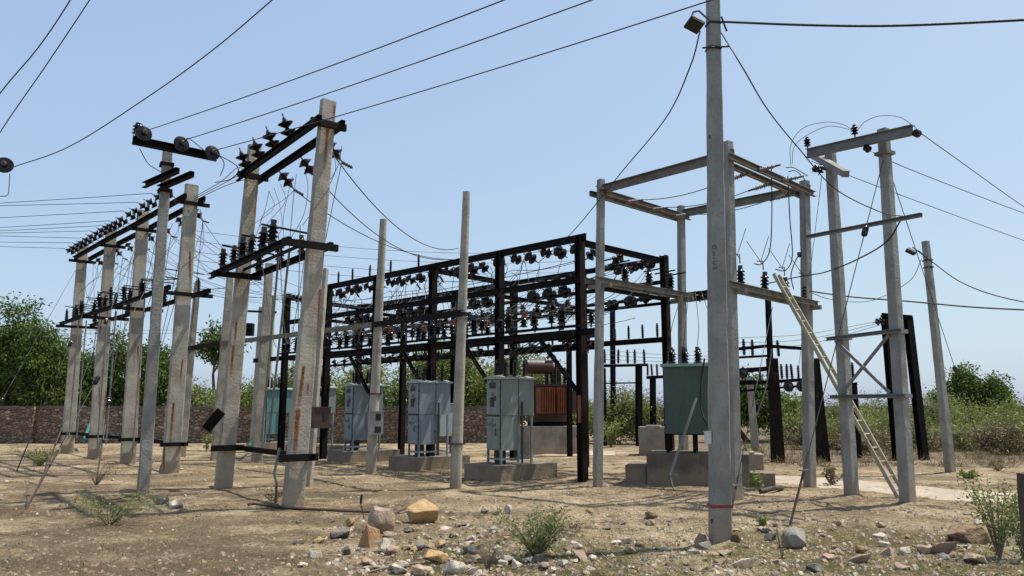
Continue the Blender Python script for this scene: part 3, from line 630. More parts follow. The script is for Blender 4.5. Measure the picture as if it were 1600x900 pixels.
for i in (0, 1):
    for z, c, L, L2 in ((zt, tc_, .36, .30), (zm, mc_, .66, .34), (zb, bc_, .36, .30)):
        MB().bar(c[i]-NL*L2+NR*.19+V((0, 0, z)), c[i]+NL*L+NR*.19+V((0, 0, z)), .07, .12).build('clamp', M['black'], h2)
for k in range(4):
    p = tc_[0].lerp(tc_[1], .04+.21*k)+V((0, 0, zt+.12)); place(DISC2, 'disc_insulator', h2, p+NL*.15, NL*.35+V((0, 0, .9)), 0, 1.15)
hend = []
for k, t in enumerate((.25, .55, .85)):
    p = tc_[0].lerp(tc_[1], t)+V((0, 0, zt-.02)); ax = -NL*.75-V((0, 0, .75)); place(DISC2, 'strain_insulator', h2, p-NL*.24, ax, 0, 1.15)
    e = p-NL*.24+ax.normalized()*.5; hend.append(e); place(GRIP, 'wire_clamp', h2, e, -NL-V((0, 0, .3)), 0, 1.3)
    e2 = mc_[0].lerp(mc_[1], .25+.28*k)
    wire(spline([e, e.lerp(e2, .5)+V((.15-.2*k, 0, -.25)), e2+V((0, 0, zm+.55))], 8), .008, mat='alwire', name='jumper_wire', parent=h2)
for k in range(6):
    c = mc_[0].lerp(mc_[1], .10+.145*k+rr.uniform(-.03, .03))
    for s in ((1, -1) if k % 2 == 0 else (1,)): place(POST, 'post_insulator', h2, c+NL*(.14+.38*s)+V((0, 0, zm+.11)), (rr.uniform(-.06, .06), 0, 1), 0, rr.uniform(.85, 1.15))
    if k % 2 == 0: MB().bar(c-NL*.55+V((0, 0, zm+.52)), c+NL*.55+V((0, 0, zm+.58)), .045, .03).build('switch_blade', M['rustblack'], h2)
MB().bar(mc_[0]-NR*.2+V((0, 0, zm+.16)), mc_[1]+V((0, 0, zm+.16)), .05, .05).build('switch_bar', M['black'], h2)
for s in (0, .14):
    MB().tube([mc_[0].lerp(mc_[1], .55+s)+V((0, 0, zm+.2)), P(408+s*80, 690, 15.6)], .022, 6).build('operating_rod', M['galv'], h2)
MB().tube([PB(398, 708)+V((0, 0, .5)), PB(382, 720)+V((0, 0, .35))], .05, 7).build('pipe_stub', M['teal'], h2)
MB().ext(rect(.20, .03), P(322, 671, 16.0), P(346, 642, 15.8), (.35, -.93, .1)).build('notice_plate', M['black'], h2)
MB().tube([P(437, 700, 13.0), P(428, 740, 13.0), P(432, 755, 13.0), PB(431, 787)], .022, 6).build('earth_strip', M['galv'], h2)

# ---- slim pole with the short crossarm of three big discs
tb, tt = pole_pos(223, 780, 262, 237)
tp = thing('slim_pole', 'slim square concrete pole with short crossarm holding three big black discs', 'pole', tb)
pole_mesh(tb, tt, .215, .17, M['grey_concrete'], tp, face=(.5, -.86, 0))
a, b = P(206, 222, 13.75), P(337, 249, 14.5); ad = (b-a).normalized(); fr = V((ad.y, -ad.x, 0)).normalized()
MB().ext(chan(.08, .16, .012), a+fr*.14, b+fr*.14).build('crossarm', M['black'], tp)
c1, c2 = P(236, 292, 14.2), P(289, 269, 13.4); sd = (c2-c1).normalized().cross(V((0, 0, 1)))
for s in (.14, -.14): MB().ext(chan(.08, .11, .012), c1+sd*s, c2+sd*s).build('lower_crossarm', M['black'], tp)
for py in (258, 299): MB().box(at(tb, tt, pole_px(tb, tt, py)), .25, .25, .06, (.86, .5, 0)).build('clamp', M['black'], tp)
tdisc = []
for px, py, Y in ((221, 213, 13.7), (278, 228, 13.95), (327, 243, 14.3)):
    p = P(px, py, Y); ax = V((.62, -.62, .12)).normalized(); place(DISC, 'disc_insulator', tp, p-ax*.06, ax, 0, 1.15); tdisc.append(p+ax*.3)
place(PIN, 'pin_insulator', tp, P(212, 215, 13.7), (.05, 0, 1), 0, .95)
wire(spline([P(212, 196, 13.7), P(222, 194, 13.7), P(224, 212, 13.6)], 5), .011, mat='alwire', name='jumper_wire', parent=tp)
wire(spline([P(218, 232, 13.8), P(232, 256, 13.9), P(254, 270, 14)], 6), .009, mat='wire', name='jumper_wire', parent=tp)
wire(spline([P(290, 228, 13.7), P(294, 216, 13.7), P(320, 236, 14.1)], 5), .009, mat='wire', name='jumper_wire', parent=tp)
for pts in ([(338, 240, 14.2), (372, 262, 15), (360, 280, 16), (336, 285, 18)], [(336, 236, 14.2), (350, 255, 15), (344, 275, 17)]):
    wire(spline([P(*q) for q in pts], 7), .010, mat='wire', name='jumper_wire', parent=tp)

# ---- round lone poles in front of the black gantry and the beam they carry
beam_pts = []
lp = thing('pole_row', 'row of lone plain poles joined by one long black beam clamped at mid height', 'pole row', V((PB(578, 737).x, 19.8, 0)))
for bx, by, tx, ty, Y, w0, w1, rd, ym in ((711, 757, 729, 300, 16.5, .255, .165, 1, 491), (579, 737, 599, 343, 19.8, .27, .185, 1, 508), (401, 712, 421, 412, 23.8, .29, .22, 0, 530), (337, 710, 360, 428, 24.9, .30, .20, 0, 537), (283, 704, 309, 440, 26.8, .28, .19, 0, 545)):
    b, t = pole_pos(bx, by, tx, ty, Y); pole_mesh(b, t, w0, w1, M['concrete'], lp, round_=bool(rd), face=(.5, -.86, 0))
    z = pole_px(b, t, ym); beam_pts.append(at(b, t, z)); MB().box(at(b, t, z), w0*.95, w0*.95, .07, (.8, .6, 0)).build('clamp', M['black'], lp)
    if by > 730: MB().box(at(b, t, .9 if bx > 700 else 2.0), w0*1.02, w0*1.02, .03, (.8, .6, 0)).build('clamp', M['boxbrown'], lp)
for i in range(4):
    a, b = beam_pts[i], beam_pts[i+1]; d = (b-a).normalized(); off = V((d.y, -d.x, 0))*-.15
    MB().ext(chan(.08, .13), a+off-(d*.25 if i == 0 else V()), b+off+(d*.3 if i == 3 else V())).build('beam', M['black' if i in (0, 3) else 'rail'], lp)
def meter_box(label, p, sx, sy, sz, mat, ax, win):
    o = thing('switch_box', label, 'box', p-V((0, 0, sz/2))); ax = V(ax).normalized(); nf = V((ax.y, -ax.x, 0))
    MB().box(p, sx, sy, sz, ax).build('case', M[mat], o)
    MB().box(p+V((0, 0, sz/2+.012)), sx+.05, sy+.05, .02, ax).build('lid', M[mat], o)
    for u, v, a, b in win: MB().box(p+ax*u+nf*(sy/2+.006)+V((0, 0, v)), a, .012, b, ax).build('window', M['glassdark'], o)
    return o
meter_box('grey metal box with two dark windows strapped to a round pole', P(587, 661, 19.62), .34, .2, .56, 'boxgrey', (.9, .44, 0), ((.03, .15, .13, .17), (.03, -.16, .16, .15)))
meter_box('dark red brown switch box fixed behind the nearer rust streaked pole', P(500, 653, 15.6), .34, .26, .40, 'boxbrown', (.8, .6, 0), ((.06, .05, .08, .12),))
b, t = pole_pos(478, 715, 505, 420, 16.8)
o = thing('plain_pole', 'plain square concrete pole half hidden behind the nearer rust streaked pole', 'pole', b); pole_mesh(b, t, .28, .2, M['concrete'], o)
for i, (bx, by, tx, ty, Y, lab) in enumerate(((412, 690, 428, 462, 31, 'thin far pole carrying a small pole box behind the double pole structure'), (395, 690, 408, 480, 33, 'thinnest far pole just left of the turquoise cabinet'))):
    b, t = pole_pos(bx, by, tx, ty, Y); o = thing('plain_pole', lab, 'pole', b); pole_mesh(b, t, .22, .16, M['concrete'], o)
    if i == 0: MB().box(P(390, 515, 31.0), .3, .3, .5).build('pole_box', M['black'], o); MB().bar(P(384, 486, 31), P(432, 488, 31), .08, .08).build('crossarm', M['black'], o)

# ---- nearest pole, red band
fb, ft = pole_pos(1125, 857, 1113, -70)
fp = thing('near_pole', 'nearest tall grey concrete pole with a thin red band near its foot', 'pole', fb)
Yf = fb.y; pole_mesh(fb, ft, .238, .15, M['grey_concrete'], fp, d0=.19, face=(.12, -.99, 0))
def fat(py): return at(fb, ft, pole_px(fb, ft, py))
def band(py, sc, h, mat, name):
    c = fat(py); k = 1-(c.z/ft.z)*.38; MB().box(c, .238*k*sc, .19*k*sc+.004, h, (.99, .12, 0)).build(name, M[mat], fp)
band(790, 1.012, .035, 'red', 'painted_band'); band(38, 1.10, .03, 'cable', 'clamp'); band(77, 1.08, .03, 'cable', 'clamp')
MB().tube([fat(78)+V((-.17, -.1, -.02)), fat(78)+V((.17, -.1, .0))], .012, 6).build('clamp_bolt', M['cable'], fp)
MB().tube([fat(34)+V((.08, -.1, .02)), fat(50)+V((.16, -.06, -.02))], .014, 6).build('bracket_rod', M['cable'], fp)
for py, dx in ((219, -.105), (812, -.135)):
    ring = [fat(py)+V((dx+.012+.016*math.cos(a)*.5, -.12, .022*math.sin(a))) for a in [2*math.pi*i/12 for i in range(13)]]
    MB().tube(ring, .006, 5).build('bolt_hole', M['cable'], fp)
cu = bpy.data.curves.new('lettering', 'FONT'); cu.body = 'O m I U S'; cu.size = .075; cu.extrude = .0015
cu.materials.append(M['boxbrown']); tmp = bpy.data.objects.new('lettering_curve', cu); COL.objects.link(tmp); bpy.context.view_layer.update()
lme = bpy.data.meshes.new_from_object(tmp.evaluated_get(bpy.context.evaluated_depsgraph_get())); bpy.data.objects.remove(tmp)
lo = bpy.data.objects.new('lettering', lme); COL.objects.link(lo); lo.parent = fp; lo.location = fat(385)-fb+V((-.075, -.102, 0)); lo.rotation_euler = (math.pi/2, math.pi/2, .02)
fl = thing('floodlight', 'black floodlight on a short bracket at the top of the nearest pole', 'lamp', P(1085, 36, Yf-.12))
a = P(1085, 37, Yf-.15); m = MB(); m.ext(chamf(.19, .05, .01), a+V((-.09, -.03, .02)), a+V((.09, .03, -.045)), (.15, .55, .8)); m.build('lamp_head', M['cable'], fl)
MB().ext(rect(.16, .006), a+V((-.08, -.048, -.005)), a+V((.075, .002, -.062)), (.15, .55, .8)).build('lamp_glass', M['glassdark'], fl)
MB().tube([a+V((-.05, 0, .03)), P(1083, 19, Yf-.1), P(1092, 17, Yf-.1), P(1106, 30, Yf-.02)], .014, 6).build('bracket', M['galv'], fl)
sbx = P(1106, 684, Yf-.06); o = thing('junction_box', 'small white junction box on the left edge of the red banded pole', 'box', sbx)
MB().box(sbx, .065, .06, .14, (.9, .2, 0)).build('case', M['white'], o); MB().box(sbx+V((0, 0, .074)), .07, .065, .012, (.9, .2, 0)).build('lid', M['white'], o)

# ---- four-pole box portal
XA = thing('box_portal', 'four square concrete poles joined at the top by a rectangle of grey channel beams', 'portal', V((P(1100, 760, 16.6).x, 16.6, 0)))
DX = {'A': (933, 755, 939, 281, 16.8, .175), 'B': (1148, 774, 1137, 222, 14.4, .195), 'C': (1264, 755, 1257, 283, 16.8, .205), 'D': (1068, 745, 1064, 322, 19.0, .185)}
X = {}
for k, (bx, by, tx, ty, Y, w0) in DX.items():
    b, t = pole_pos(bx, by, tx, ty, Y); X[k] = (b, t); pole_mesh(b, t, w0, w0*.84, M['grey_concrete'], XA, face=(.45, -.89, 0))
ztop = 6.52
def xa(k, z): return at(*X[k], z)
def beam(parent, a, b, w, h, mat, name='beam', over=.12, off=V((0, 0, 0)), prof=chan):
    a, b = V(a), V(b); d = (b-a).normalized(); return MB().ext(prof(w, h), a-d*over+off, b+d*over+off).build(name, M[mat], parent)
def perp(a, b): d = (V(b)-V(a)); return V((d.y, -d.x, 0)).normalized()
for p, q in (('A', 'B'), ('D', 'C')): beam(XA, xa(p, ztop), xa(q, ztop), .09, .19, 'rail')
for p, q in (('A', 'D'), ('B', 'C')):
    n = perp(xa(p, ztop), xa(q, ztop))
    for s in (.14, -.14): beam(XA, xa(p, ztop), xa(q, ztop), .07, .12, 'rail', off=n*s-V((0, 0, .1)), over=.2)
sa, sb = [], []
for p, q, zz, ni, pm in (('A', 'D', 4.42, 7, PIN), ('B', 'C', 3.92, 4, POST)):
    a, b = xa(p, zz), xa(q, zz); n = perp(a, b)
    for s in (.15, -.15): beam(XA, a, b, .06, .12, 'rail', 'lower_beam', .3, n*s)
    for k in (a, b): MB().bar(k-n*.32-V((0, 0, .11)), k+n*.32-V((0, 0, .11)), .08, .09).build('clamp', M['rail'], XA)
    for i in range(ni):
        c = a.lerp(b, (i+.55)/(ni+.1)) if ni == 7 else a.lerp(b, .12+.29*i)
        s = (.15 if i % 2 else -.15) if ni == 7 else .0
        place(POST, 'post_insulator', XA, c+n*s+V((0, 0, .06)), (0, 0, 1), 0, 1.0)
        if ni == 4:
            e = c+V((0, 0, .5)); MB().tube([e, e+V((0, 0, .18)), e+V((-.12, 0, .18))], .014, 5).build('horn', M['rail'], XA)
            MB().tube([e+V((.0, 0, .1)), e+V((-.28, .1, .62))], .007, 5).build('arcing_rod', M['fitting'], XA)
            MB().tube([e+V((-.05, 0, .15)), e+V((.18, .1, .72))], .007, 5).build('arcing_rod', M['fitting'], XA)
        else: MB().bar(c-n*.3+V((0, 0, .5)), c+n*.3+V((0, 0, .52)), .03, .03).build('switch_blade', M['rustblack'], XA)
for i, t in enumerate((.25, .55, .85)):
    a, b = xa('A', 6.35).lerp(xa('D', 6.35), t), xa('B', 6.35).lerp(xa('C', 6.35), t); d = (b-a).normalized()
    place(ROD, 'polymer_insulator', XA, a, d-V((0, 0, .06)), 0, 1.0); place(ROD, 'polymer_insulator', XA, b, -d-V((0, 0, .1)), 0, 1.0)
    wire(sag(a+d*.56-V((0, 0, .03)), b-d*.56-V((0, 0, .05)), .10), .010, mat='wire', name='conductor', parent=XA)
    if t < .8: place(ROD, 'polymer_insulator', XA, b+perp(a, b)*0+d*.15, d+V((0, 0, .02)), 0, .9)
for pts in ([(1205, 262, 15.6), (1206, 330, 15.6), (1203, 390, 15.6), (1190, 412, 15.4), (1178, 412, 15.2)], [(1231, 275, 16), (1234, 340, 16), (1238, 400, 16), (1228, 422, 15.9), (1212, 421, 15.7)], [(1250, 395, 16.4), (1242, 410, 16.3), (1236, 430, 16.2), (1240, 452, 16.2)]):
    wire(spline([P(*q) for q in pts], 7), .012, mat='cable', name='jumper_wire', parent=XA)
MB().box(P(1249, 398, 16.6), .07, .07, .11).build('arrester', M['cable'], XA)

# ---- cross braced gantry of two poles at right
gl, gr = pole_pos(1331, 779, 1297, 233), pole_pos(1419, 793, 1380, 202)
GT = thing('braced_gantry', 'pair of grey concrete poles cross braced between and topped by one long beam at right', 'gantry', flat(gl[0].lerp(gr[0], .5)))
for b, t in (gl, gr): pole_mesh(b, t, .205, .16, M['grey_concrete'], GT, face=(.5, -.86, 0))
g0, g1 = P(1261, 240, 14.3), P(1426, 203, 12.35); beam(GT, g0, g1, .12, .17, 'galv', 'top_beam', 0, prof=ibeam)
gm0, gm1 = P(1266, 372, 14.3), P(1449, 337, 12.0); n = perp(gm0, gm1); beam(GT, gm0, gm1, .06, .07, 'galv', 'middle_beam', 0, n*.14)
for z in (2.95, 1.85):
    a, b = at(*gl, z), at(*gr, z); n = perp(a, b); beam(GT, a, b, .05, .07, 'galv', 'tie_bar', .25, n*.16)
    for q in (a, b): MB().box(q, .26, .26, .07, (.86, .5, 0)).build('clamp', M['galv'], GT)
for z0, z1, s in ((2.93, 1.87, .19), (1.87, 2.93, .13)):
    a, b = at(*gl, z0), at(*gr, z1); n = perp(a, b); MB().bar(a.lerp(b, .03)+n*s, a.lerp(b, .97)+n*s, .06, .02, n).build('cross_brace', M['galv'], GT)
beam(GT, P(1272, 243, 15.0), P(1322, 272, 13.6), .12, .12, 'grey_concrete', 'stub_arm', 0, prof=rect)
for b, t in (gl, gr): MB().box(at(b, t, pole_px(b, t, 240 if b is gr[0] else 262)), .25, .25, .06, (.86, .5, 0)).build('clamp', M['galv'], GT)
for px, py, Y in ((1262, 232, 14.2), (1336, 214, 13.4)): place(PIN, 'pin_insulator', GT, P(px, py, Y), (0, 0, 1), 0, .75)
for p, q in ((P(1428, 206, 12.3), P(1444, 214, 12.0)), (P(1350, 228, 13.2), P(1366, 240, 13.0)), (P(1280, 258, 14.1), P(1262, 275, 14.4)), (P(1288, 258, 14.0), P(1266, 290, 14.3))):
    place(DISC2, 'strain_insulator', GT, p, q-p, 0, .5)
for pts in ([(1235, 258, 15.5), (1236, 225, 15), (1255, 200, 14.5), (1290, 191, 14), (1318, 195, 13.6), (1334, 205, 13.4)], [(1238, 256, 15.5), (1240, 232, 15), (1255, 215, 14.6), (1290, 198, 14), (1318, 200, 13.6), (1335, 206, 13.4)],
            [(1340, 203, 13.4), (1352, 190, 13.2), (1375, 181, 13), (1405, 183, 12.6), (1425, 195, 12.3), (1438, 207, 12.1)]):
    wire(spline([P(*q) for q in pts], 7), .0065, mat='alwire', name='jumper_wire', parent=GT)
for pts in ([(1262, 275, 14.4), (1240, 262, 15.2), (1228, 262, 15.8)], [(1266, 290, 14.3), (1245, 268, 15.2), (1232, 268, 15.8)]):
    wire(spline([P(*q) for q in pts], 5), .011, mat='wire', name='jumper_wire', parent=GT)

# ---- slim leaning pole
b, t = pole_pos(1486, 741, 1446, 377); o = thing('leaning_pole', 'slim grey concrete pole leaning left at the far right', 'pole', b)
pole_mesh(b, t, .20, .15, M['grey_concrete'], o, face=(.4, -.9, 0))
for py in (407, 418): MB().box(at(b, t, pole_px(b, t, py)), .19, .19, .035).build('clamp', M['cable'], o)
lb, ltp = b, t
o = thing('floodlight', 'small dark lamp hanging beside the top of the leaning pole', 'lamp', P(1424, 393, 19))
MB().ext(chamf(.22, .10, .02), P(1417, 390, 19), P(1430, 396, 18.9), (0, -.4, 1)).build('lamp_head', M['cable'], o); MB().tube([P(1428, 392, 19), P(1436, 392, 19.1), P(1446, 402, 19.2)], .015, 5).build('bracket', M['cable'], o)
# ================================================================== the black steel gantry
FR, FL, BR, BL = V((1.6, 17.8, 0)), V((-8.0, 27.1, 0)), V((4.05, 20.1, 0)), V((-5.95, 29.9, 0))
def FN(t, z): return FR.lerp(FL, t)+V((0, 0, z))
def BK(t, z): return BR.lerp(BL, t)+V((0, 0, z))
U = (FL-FR).normalized(); W = V((U.y, -U.x, 0))                   # along the rows / from the front row to the back row
if W.y < 0: W = -W
G = thing('steel_gantry', 'long black steel bus gantry of twelve columns crowded with insulators behind the cabinets', 'gantry', (-2, 23.5, 0))
for i in range(6):
    for f in (FN, BK):
        t = i*.2; top = 5.66 if (f is FN or i in (0, 1, 5)) else 5.5
        p = f(t, 0); MB().ext(ibeam(.19, .17, .014), V((p.x, p.y, -.3)), f(t, top), U).build('column', M['rustblack' if (i == 0) else 'black'], G)
def gbeam(a, b, h=.16, w=.09, mat='black', over=.1, name='beam', prof=ibeam): return beam(G, a, b, w, h, mat, name, over, prof=prof)
gbeam(FN(0, 5.62), FN(.80, 5.62), .17, over=.2); gbeam(FN(.97, 5.5), FN(1, 5.5)); gbeam(BK(0, 5.55), BK(1, 5.55), .14)
for t in (0, .4, 1): gbeam(FN(t, 5.52), BK(t, 5.50), .15)
o6 = -W*.12
gbeam(FN(-.0, 4.6)+o6, FN(1, 4.6)+o6, .15); gbeam(BK(-.09, 4.55), BK(1, 4.55), .08, .06); gbeam(BK(-.09, 4.42)+W*.25, BK(.6, 4.42)+W*.25, .08, .06)
gbeam(FN(-.035, 3.36)-W*.16, FN(1.14, 3.36)-W*.16, .15, .10); gbeam(FN(0, 3.36)+W*.55, FN(1, 3.36)+W*.55, .12); gbeam(BK(0, 3.42), BK(1, 3.42), .14)
gbeam(FN(0, 3.52)-W*.16, FN(1, 3.52)-W*.16, .06, .05, 'rustblack')
gbeam(FN(0, 3.50)+W*.55, FN(1, 3.5)+W*.55, .06, .05, 'rail')
for i in range(6):
    t = i*.2
    if i < 5: MB().ext(chan(.07, .10), FN(t+.085, 3.28)-W*.16, FN(t+.004, 2.05)-W*.13, W).build('knee_brace', M['black'], G)
    MB().bar(FN(t, 3.36)-W*.35, FN(t, 3.36)+W*.75, .06, .12).build('cross_tie', M['black'], G)
    MB().box(FN(t, 1.0), .215, .195, .05, U).build('column_band', M['rustblack'], G)
MB().box(FN(0, 1.62)-W*.089, .10, .008, .62, U).build('paint_patch', M['oxide'], G)
gbeam(BK(0, 4.95), BK(1, 4.95), .10, .07); gbeam(FN(0, 3.05)+W*.55, FN(1, 3.05)+W*.55, .07, .06); gbeam(FN(0, 4.05)+W*1.3, FN(1, 4.05)+W*1.3, .08, .06)
for t in (0, .2, .6, .8): gbeam(FN(t, 4.5), BK(t, 4.48), .10, .07)
rr = random.Random(21); pinlist = []; dl = []
for i in range(45):                                                # insulators on the lower platform
    t = .012+i*.0222+rr.uniform(-.004, .004); s = -.16 if i % 3 else .55
    p = FN(t, 3.55)+W*s; me = REDP if (i % 9 in (3, 5) and .1 < t < .6) else (PIN, POST)[i % 2]
    place(me, 'pin_insulator', G, p, (rr.uniform(-.06, .06), rr.uniform(-.06, .06), 1), 0, rr.uniform(1.1, 1.35)); pinlist.append((t, p+V((0, 0, .34))))
    if i % 3 == 0: MB().bar(p-W*.75+V((0, 0, .42)), p+W*.25+V((0, 0, .42)), .03, .03).build('switch_blade', M['rustblack'], G)
for b in range(5):
    for k in range(5):
        t = (b+(k+.6)/5.3)*.2
        p = FN(t, 5.50); ax = W*.8+U*rr.uniform(-.3, .1)-V((0, 0, rr.uniform(.1, .45))); place(DISC2, 'disc_insulator', G, p, ax, 0, rr.uniform(1.02, 1.25)); dl.append((t, p+ax.normalized()*.45))
        if k < 3:
            p = BK(t, 5.46); ax = -W*.8-V((0, 0, rr.uniform(.1, .3))); place(DISC2, 'disc_insulator', G, p, ax, 0, .95); dl.append((t, p+ax.normalized()*.44))
            p = FN(t+.02, 4.50)+o6; ax = W*.8-V((0, 0, rr.uniform(.2, .4))); place(DISC2, 'strain_insulator', G, p, ax, 0, rr.uniform(1.02, 1.25)); dl.append((t, p+ax.normalized()*.45))
            p = BK(t+.01, 4.50); ax = -W*.8+U*rr.uniform(-.5, .5)+V((0, 0, rr.uniform(-.2, .2))); place(DISC2, 'strain_insulator', G, p, ax, 0, rr.uniform(1.02, 1.25)); dl.append((t, p+ax.normalized()*.45))
for t in (-.075, -.05, -.02): place(DISC2, 'strain_insulator', G, BK(t, 4.5), V((.9, -.2, -.1)), 0, 1.1)
for t in (.2, .5, .8):
    p = FR.lerp(BR, t)+V((0, 0, 5.45)); ax = U*.8-V((0, 0, .35)); place(DISC2, 'disc_insulator', G, p, ax, 0, 1.05); e = p+ax.normalized()*.45
    place(GRIP, 'wire_clamp', G, e, U-V((0, 0, .6)), 0, 1.2); wire(sag(e, FL.lerp(BL, t)+V((0, 0, 5.4))-U*.4, .25), .010, mat='wire', name='bus_wire', parent=G)
for t in (.45, .55, .63, .70, .76): place(SLIM, 'arrester', G, FN(t, 5.70), (0, 0, 1), 0, .8)
for i in range(30):                                                # low row of small insulators on the back beam and under the cabinets' side
    t = .02+i*.033; place(SLIM, 'post_insulator', G, BK(t, 3.50), (0, 0, 1), 0, .8)
for i in range(92):                                                # droppers and jumpers
    t, a = dl[rr.randrange(len(dl))]; c = min(pinlist, key=lambda q: abs(q[0]-t-rr.uniform(-.05, .05)))[1]
    wire(spline([a, a+V((rr.uniform(-.1, .1), 0, -.18)), a.lerp(c, .5)+V((rr.uniform(-.35, .35), rr.uniform(-.3, .3), -.25)), c], 6), rr.choice((.007, .008, .010)), mat=rr.choice(('wire', 'wire', 'alwire', 'cable', 'redcable' if i % 7 == 0 else 'wire')), name='jumper_wire', parent=G)
    if i % 4 == 0: place(GRIP, 'wire_clamp', G, a, W-V((0, 0, 1)), 0, 1.2)
rz = random.Random(5)
for i in range(70):
    t = rz.uniform(.01, 1.04); z = rz.choice((5.45, 4.5, 4.5, 5.4)); a = FN(t, z)+W*rz.uniform(.1, 1.6); b = FN(t+rz.uniform(-.07, .07), 3.6+rz.random()*.35)+W*rz.uniform(-.3, .8)
    wire(spline([a, a+V((rz.uniform(-.15, .15), 0, -.25)), a.lerp(b, .55)+V((rz.uniform(-.5, .5), rz.uniform(-.4, .2), -.2)), b], 6), rz.choice((.006, .008, .010)), mat=rz.choice(('wire', 'wire', 'alwire', 'cable')), name='dropper_wire', parent=G)
for i in range(24):
    t = .03+i*.04; place(PIN, 'upright_insulator', G, FN(t, 4.09)+W*1.3, (0, 0, 1), 0, 1.1)
for i in range(22):
    t = .02+i*.045; ax = V((0, 0, -1))+U*rz.uniform(-.5, .5)+W*rz.uniform(-.5, .5); place(DISC2, 'hanging_insulator', G, FN(t, 3.28)+W*.55, ax, 0, .85)
for z, s, off in ((5.25, .12, .5), (4.35, .15, .35), (4.9, .18, .9), (5.1, .2, 1.5), (4.0, .1, .9), (4.15, .12, 1.7), (3.9, .1, 2.2)):
    for b in range(0, 5, 1): wire(sag(FN(b*.2, z)+W*off, FN(b*.2+.2, z)+W*off, s, 8), .008, mat='wire', name='bus_wire', parent=G, n=4)

# ================================================================== switchgear cabinets in a row
CU, CB = V((-.62, .78, 0)).normalized(), V((.78, .62, 0)).normalized()
def obox(m, o, a0, a1, b0, b1, z0, z1, ch=.012, mi=0):
    c = o+CU*((a0+a1)/2)+CB*((b0+b1)/2); return m.ext(chamf(abs(a1-a0), abs(b1-b0), ch), c+V((0, 0, z0)), c+V((0, 0, z1)), CB, 1, mi)
CABS = [('nearest', (-.26, 18.2), 'greygreen', 'cream', 'grey green switchgear cabinet with a lichened roof beside the red transformer'),
        ('second', (-2.52, 21.1), 'greyblue', 'roofblue', 'pale blue grey switchgear cabinet standing between the two round poles'),
        ('third', (-4.9, 24.0), 'bluegrey2', 'roofblue', 'blue grey switchgear cabinet half hidden by the round pole with the grey meter box'),
        ('fourth', (-7.05, 26.9), 'olive', 'cream', 'grey switchgear cabinet mostly hidden behind the nearer rust streaked pole'),
        ('fifth', (-9.35, 29.6), 'turquoise', 'roofgreen', 'turquoise switchgear cabinet at the far end of the row')]
